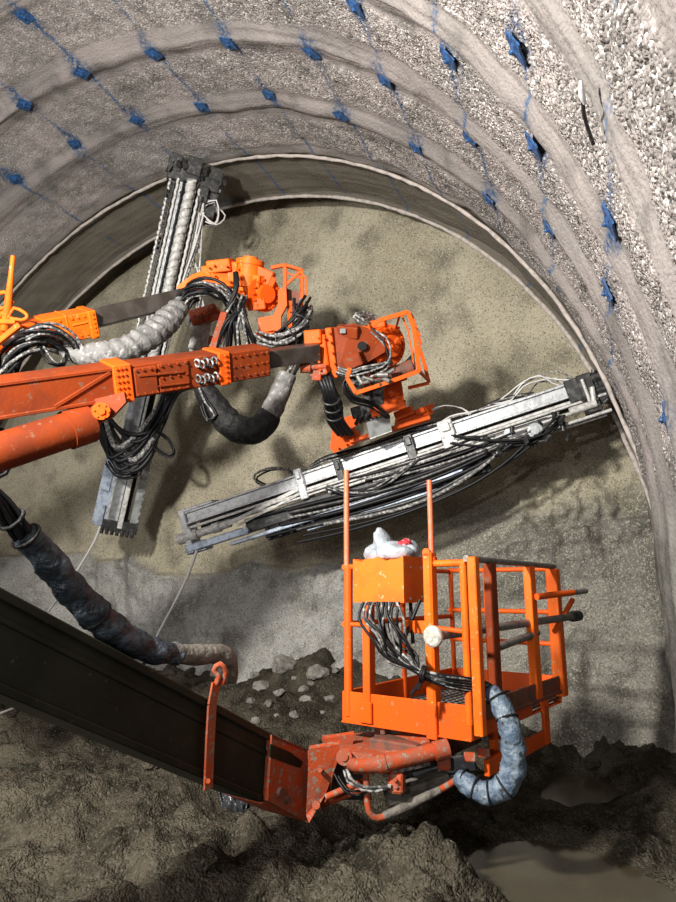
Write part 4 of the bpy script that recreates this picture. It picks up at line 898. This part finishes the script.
    for k in range(15):
        px=364+k*2.5; mb=MB(); j=lambda s=2: random.uniform(-s,s)
        mb.tube(pp([(px,602,4.5),(px+j(5)+ (k-7)*.3,618+j(),4.45),(370+k*2.6+j(7),640+j(6),4.36+.05*(k%3)),(388+k*2+j(4),660+j(5),4.33+.03*(k%2)),(420,673+j(3),4.28),(445+j(),681+(k-7)*.8,4.24),(470,685+(k-7)*.9,4.28),(492,690+(k-7)*.6,4.33),(503,706,4.3)]),.0105,7,step=.04); mb.build('hose',['rubber','rubber_dusty','rubber'][k%3],cb)
    mb=MB(); mb.cyl(K(aR+.04,.1,hB),W(413,643,4.55),.014,None,8); mb.cyl(W(420,600,4.7),W(404,640,4.6),.014,None,8); mb.build('cable','rubber',cb)
    mb=MB(); c=W(422,674,4.27); mb.ring(c,W(432,677,4.25)-c,.05,.012,18,6); mb.ring(c+Vector((.015,0,-.004)),W(432,677,4.25)-c,.05,.012,18,6); mb.bar(c+Vector((0,0,-.03)),W(411,695,4.2),.03,.012); mb.bar(c+Vector((0,0,-.03)),W(418,690,4.2),.02,.01); mb.build('tie','rubber',cb)
    # wrapped hose hanging from the right side
    mb=MB(); mb.tube(pp([(490,690,4.34),(499,702,4.27),(508,722,4.2),(513,745,4.17),(513,768,4.16),(504,786,4.15),(488,793,4.17),(472,787,4.22),(458,776,4.3)]),[.05,.068,.072,.078,.082,.078,.072,.068,.06],24,step=.015,wr=.10,wf=.8); mb.build('hose_sleeve','sleeve_blue',R)
    for px,py,dd,q,ax in ((496,698,4.29,.066,(.6,-1)),(507,718,4.21,.073,(.3,-1)),(505,786,4.15,.081,(.8,.6)),(490,793,4.17,.076,(1,.1)),(475,788,4.21,.072,(1,-.4)),(462,779,4.28,.066,(1,-.5))):
        mb=MB(); a=fr(px,py,dd).to_3x3()@Vector((ax[0],ax[1],.2)); mb.ring(W(px,py,dd),a,q,.008,20,6); mb.build('strap','sleeve_black',R)
    # leg plate below the right side
    b1=side(545,720)[0]; mb=MB(); B(mb,-.02,.01,b1-.06,b1+.06,-.26,.10); mb.cyl(K(-.03,b1,.06),K(.02,b1,.06),.035,None,16); B(mb,.0,.5,b1-.05,b1+.05,-.27,-.24); B(mb,.0,.04,.25,b1,-.27,-.16); mb.build('foot_plate','orange',bk)
    b2=side(505,745)[0]; mb=MB(); B(mb,.06,.1,b2-.05,b2+.03,-.22,.02); mb.build('foot_plate','orange',bk)
    mb=MB(); B(mb,.25,.85,.1,.7,-.16,-.0,.02); B(mb,.35,.75,-.12,.3,-.2,-.05,.02); mb.build('slew_mount','rust',bk)
    return hT,aL,aR
hT,aL,aR=basket()
# ---- loose things in the basket
def loose():
    mb=MB(); p=K(front(437,636,-.06)[0],-.10,front(437,636,-.06)[1]); q=K(-.10,LBk+.22,side(578,615)[1]); q=W(576,616,q and proj(q)[2])
    t=thing('steel_pipe',p,'long grey steel pipe with a mud-capped round end laid through the basket','pipe')
    mb.cyl(p,q,.032,.032,16); mb.build('pipe','grey_steel',t)
    u=(q-p).normalized(); mb=MB(); mb.tube([p-u*.035,p-u*.03,p-u*.0,p+u*.03],[.05,.072,.074,.055],20,smooth=False); mb.build('end_cap','mudcap',t)
    mb=MB(); mb.cyl(q-u*.06,q+u*.05,.05,None,14); mb.cyl(q-u*.11,q-u*.06,.042,None,14); mb.build('coupling','dark_steel',t)
    a=W(496,648,4.75); b=W(537,633,5.35); mb=MB(); mb.cyl(a,b,.03,None,14); o=mb.build('steel_pipe','grey_steel'); tag(o,'short brown-grey pipe beside the long capped pipe in the basket, lower of the two','pipe'); rebase(o)
    # sack on the control box
    def lump(mb,c,Mr,n=26,m=16,sc=(1,1,1),amp=.16,sd=1,bottom=None):
        r0=random.Random(sd); ph=[r0.uniform(0,6) for _ in range(8)]; vs=[];fs=[]
        for i in range(m+1):
            th=math.pi*i/m
            for j in range(n):
                f=2*math.pi*j/n
                v=Vector((math.sin(th)*math.cos(f),math.sin(th)*math.sin(f),math.cos(th)))
                k=1+amp*(math.sin(3*v.x*2+ph[0]+2*v.y)*.5+math.sin(5*v.y+4*v.z+ph[1])*.35+math.sin(7*v.z-6*v.x+ph[2])*.3+abs(math.sin(6*v.x+5*v.y+ph[3]))*.4-.2)
                p=Mr@Vector((v.x*sc[0]*k,v.y*sc[1]*k,v.z*sc[2]*k))+c
                if bottom is not None: p.z=max(p.z,bottom)
                vs.append(p)
        for i in range(m):
            for j in range(n): fs.append((i*n+j,i*n+(j+1)%n,(i+1)*n+(j+1)%n,(i+1)*n+j))
        mb.add(vs,fs,True)
    top=C0.z+hT-.006
    c=K((aL+aR)/2-.01,.08,0); c.z=top+.05
    t=thing('plastic_sack',Vector((c.x,c.y,top)),'crumpled white plastic sack with red print lying on the orange control box','sack')
    I=Matrix.Identity(3); Rz=BK.to_3x3()
    mb=MB(); lump(mb,c+e1*-.05,Rz,sc=(.17,.13,.085),amp=.10,sd=3,bottom=top); lump(mb,c+e1*.05+e2*.03+Vector((0,0,.055)),Rz@Matrix.Rotation(.45,3,'Y'),sc=(.065,.10,.15),amp=.12,sd=5,bottom=top)
    lump(mb,c+e1*.10+e2*.02+Vector((0,0,-.01)),Rz@Matrix.Rotation(-.3,3,'Y'),sc=(.11,.11,.08),amp=.14,sd=6,bottom=top); lump(mb,c-e1*.17+e2*.05+Vector((0,0,.01)),Rz,sc=(.06,.08,.075),amp=.16,sd=9,bottom=top)
    mb.build('sack_body','sack',t)
    mb=MB(); lump(mb,c-e1*.145+e2*.03+Vector((0,0,.055)),Rz@Matrix.Rotation(.5,3,'Y'),sc=(.055,.085,.045),amp=.2,sd=11); o=mb.build('printed_flap','redprint',t); tag(o,'red printed flap')
loose()
# ---- thin cables hanging from the feed ends
for pts,lab in (([(100,527,10.2),(95,540,9.8),(86,556,9.3),(76,572,8.8),(62,592,8.6),(48,612,8.5)],'thin cable hanging from the foot of the upright feed beam'),([(197,550,8.55),(188,575,8.5),(176,600,8.4),(160,630,8.35),(150,650,8.3)],'thin cable hanging from the left end of the diagonal feed beam')):
    mb=MB(); mb.tube(pp(pts),[.02]*2+[.016]*(len(pts)-2),8); o=mb.build('hanging_cable','cable'); tag(o,lab,'cable'); rebase(o)
# ---- cables, scraps and stones on the ground
def zf(x,y): return float(floor_z(np.array([[x]]),np.array([[y]]))[0,0])
def ground(px,py):
    r=ray(px,py); t=1.
    while t<16:
        p=CAM+r*t
        if p.z<zf(p.x,p.y): return p
        t+=.03
    return p
for k,(pts,lab) in enumerate((([(-30,683),(0,684),(20,687),(40,692)],'pale cable on the mud at the left edge, uppermost of three'),([(-30,700),(0,694),(15,691),(30,690)],'pale cable on the mud at the left edge, middle of three'),([(-30,724),(0,716),(22,707),(42,698)],'pale cable on the mud at the left edge, lowest of three'))):
    mb=MB(); mb.tube([ground(*p)+Vector((0,0,.03)) for p in pts],.02,8); o=mb.build('ground_cable','cable'); tag(o,lab,'cable','pale cables on the mud at the left edge'); rebase(o)
def stone(px,py,s,label,m='rock',flat=.7,name='rock',cat='rock',grp='stones on the mud'):
    p=ground(px,py); bm=bmesh.new(); bmesh.ops.create_icosphere(bm,subdivisions=4,radius=1)
    off=Vector((random.uniform(0,50),random.uniform(0,50),0)); cuts=[(Vector([random.gauss(0,1) for _ in range(3)]).normalized(),random.uniform(.6,.9)) for _ in range(9)]
    from mathutils import noise as mn
    for v in bm.verts:
        for n,dd in cuts:
            q=v.co.dot(n)
            if q>dd: v.co-=n*(q-dd)
        v.co*=1+.16*mn.noise(v.co*2+off)+.07*mn.noise(v.co*6+off)
        v.co.z*=flat; v.co*=s
    me=bpy.data.meshes.new(name); bm.to_mesh(me); bm.free(); me.materials.append(M[m])
    o=bpy.data.objects.new(name,me); COL.objects.link(o); o.location=p+Vector((0,0,s*flat*.35)); o.rotation_euler=(0,0,random.uniform(0,6)); tag(o,label,cat,grp); return o
for px,py,s,lab in ((283,668,.20,'grey rock slab at the foot of the rock face, left of the basket'),(262,688,.13,'grey rock just right of the hose post top'),(318,676,.16,'grey rock at the foot of the face beside the basket post'),
    (592,768,.12,'dark rock by the mud behind the basket, near the right wall'),(205,865,.10,'mud-covered stone at the bottom left of the photo'),(335,800,.09,'mud-covered stone below the orange end of the lift boom'),
    (50,770,.12,'mud-covered stone at the left edge under the lift boom'),(150,770,.09,'mud-covered stone under the middle of the lift boom'),(575,715,.13,'grey rock right of the basket foot plate')):
    stone(px,py,s,lab,'rock' if py<760 else 'mud')
RUB=[(283,668),(262,688),(318,676),(283,660),(318,668),(318,684),(272,680)]
for k in range(14):
    for _ in range(200):
        px=random.uniform(250,335); py=random.uniform(672,722)-(px-290)*.1
        if all(math.hypot(px-a,(py-b)*1.6)>17 for a,b in RUB): break
    RUB.append((px,py))
    stone(px,py,random.uniform(.035,.085),'small grey rubble stone at the foot of the rock face, left of the basket',name='rubble_stone',cat='stone',grp='rubble at the foot of the rock face')
# torn plastic under the hose post
p=ground(232,800); mb=MB(); n,m=30,14; vs=[];fs=[]
for i in range(n):
    for j in range(m):
        u=i/(n-1)-.5;v=j/(m-1)-.5; q=p+Vector((u*.62+.1*v,-.25*u+v*.22,.0)); q.z=zf(q.x,q.y)+.06+.07*math.sin(9*u+5*v)*math.sin(11*v+4*u)+.05*math.sin(23*u-17*v); vs.append(q)
for i in range(n-1):
    for j in range(m-1): fs.append((i*m+j,(i+1)*m+j,(i+1)*m+j+1,i*m+j+1))
mb.add(vs,fs,True); o=mb.build('plastic_sheet','plastic'); md=o.modifiers.new('thickness','SOLIDIFY'); md.thickness=.006
tag(o,'crumpled dark plastic sheet on the mud under the hose post','plastic sheet'); rebase(o)
# thin rod and tag on the right wall
a=vault_hit(610,78); b=vault_hit(617,132)
def off(p,k=.05): r=Vector((p.x-CX,0,p.z-CZ)).normalized(); return p-r*k
t=thing('wall_bracket',off(b,.11),'thin dark rod with a pale top hanging on the upper right wall','bracket')
mb=MB(); mb.tube([off(a,.12),off(vault_hit(613,100),.13),off(b,.11)],.009,8); mb.build('rod','dark_steel',t)
mb=MB(); mb.tube([off(vault_hit(606,66),.11),off(a,.125),off(vault_hit(612,88),.12)],[.008,.014,.009],10); mb.build('rod_head','white_steel',t)
# ------------------------------------------------------------------ light
w=bpy.data.worlds.new('World'); SC.world=w; w.use_nodes=True; w.node_tree.nodes['Background'].inputs[0].default_value=(.75,.85,1,1); w.node_tree.nodes['Background'].inputs[1].default_value=.17
def lamp(name,kind,loc,power,color,target=None,size=.3,spread=None):
    l=bpy.data.lights.new(name,kind); l.energy=power; l.color=color
    if kind=='AREA':
        l.shape='DISK'; l.size=size
        if spread: l.spread=math.radians(spread)
    else: l.shadow_soft_size=size
    o=bpy.data.objects.new(name,l); COL.objects.link(o); o.location=loc
    if target: o.rotation_euler=(Vector(target)-Vector(loc)).to_track_quat('-Z','Y').to_euler()
    return o
lamp('flood_lamp','AREA',(-3.3,-.6,4.7),1080,(1,.965,.90),(-3.6,9,3.4),.45)
lamp('vault_fill_light','AREA',(-6.5,-3.5,3.2),480,(1,.96,.92),(-4.5,5,8.0),1.2)  # unseen soft fill added to brighten the vault
lamp('wall_graze_light','AREA',(-.45,-5.2,3.3),170,(.92,.96,1),(-1.0,6,5.4),.3)  # unseen light added to rake the right wall and bring out its pebbles
# ------------------------------------------------------------------ camera
cd=bpy.data.cameras.new('Camera'); cam=bpy.data.objects.new('Camera',cd); COL.objects.link(cam)
cd.sensor_fit='VERTICAL'; cd.sensor_height=36; cd.lens=F/902*36; cd.clip_start=.02
cam.location=CAM; cam.rotation_euler=(math.pi/2+PIT,0,YAW); SC.camera=cam
vs=SC.view_settings; vs.view_transform='Standard'; vs.look='None'; vs.gamma=1; vs.exposure=0; vs.use_curve_mapping=False
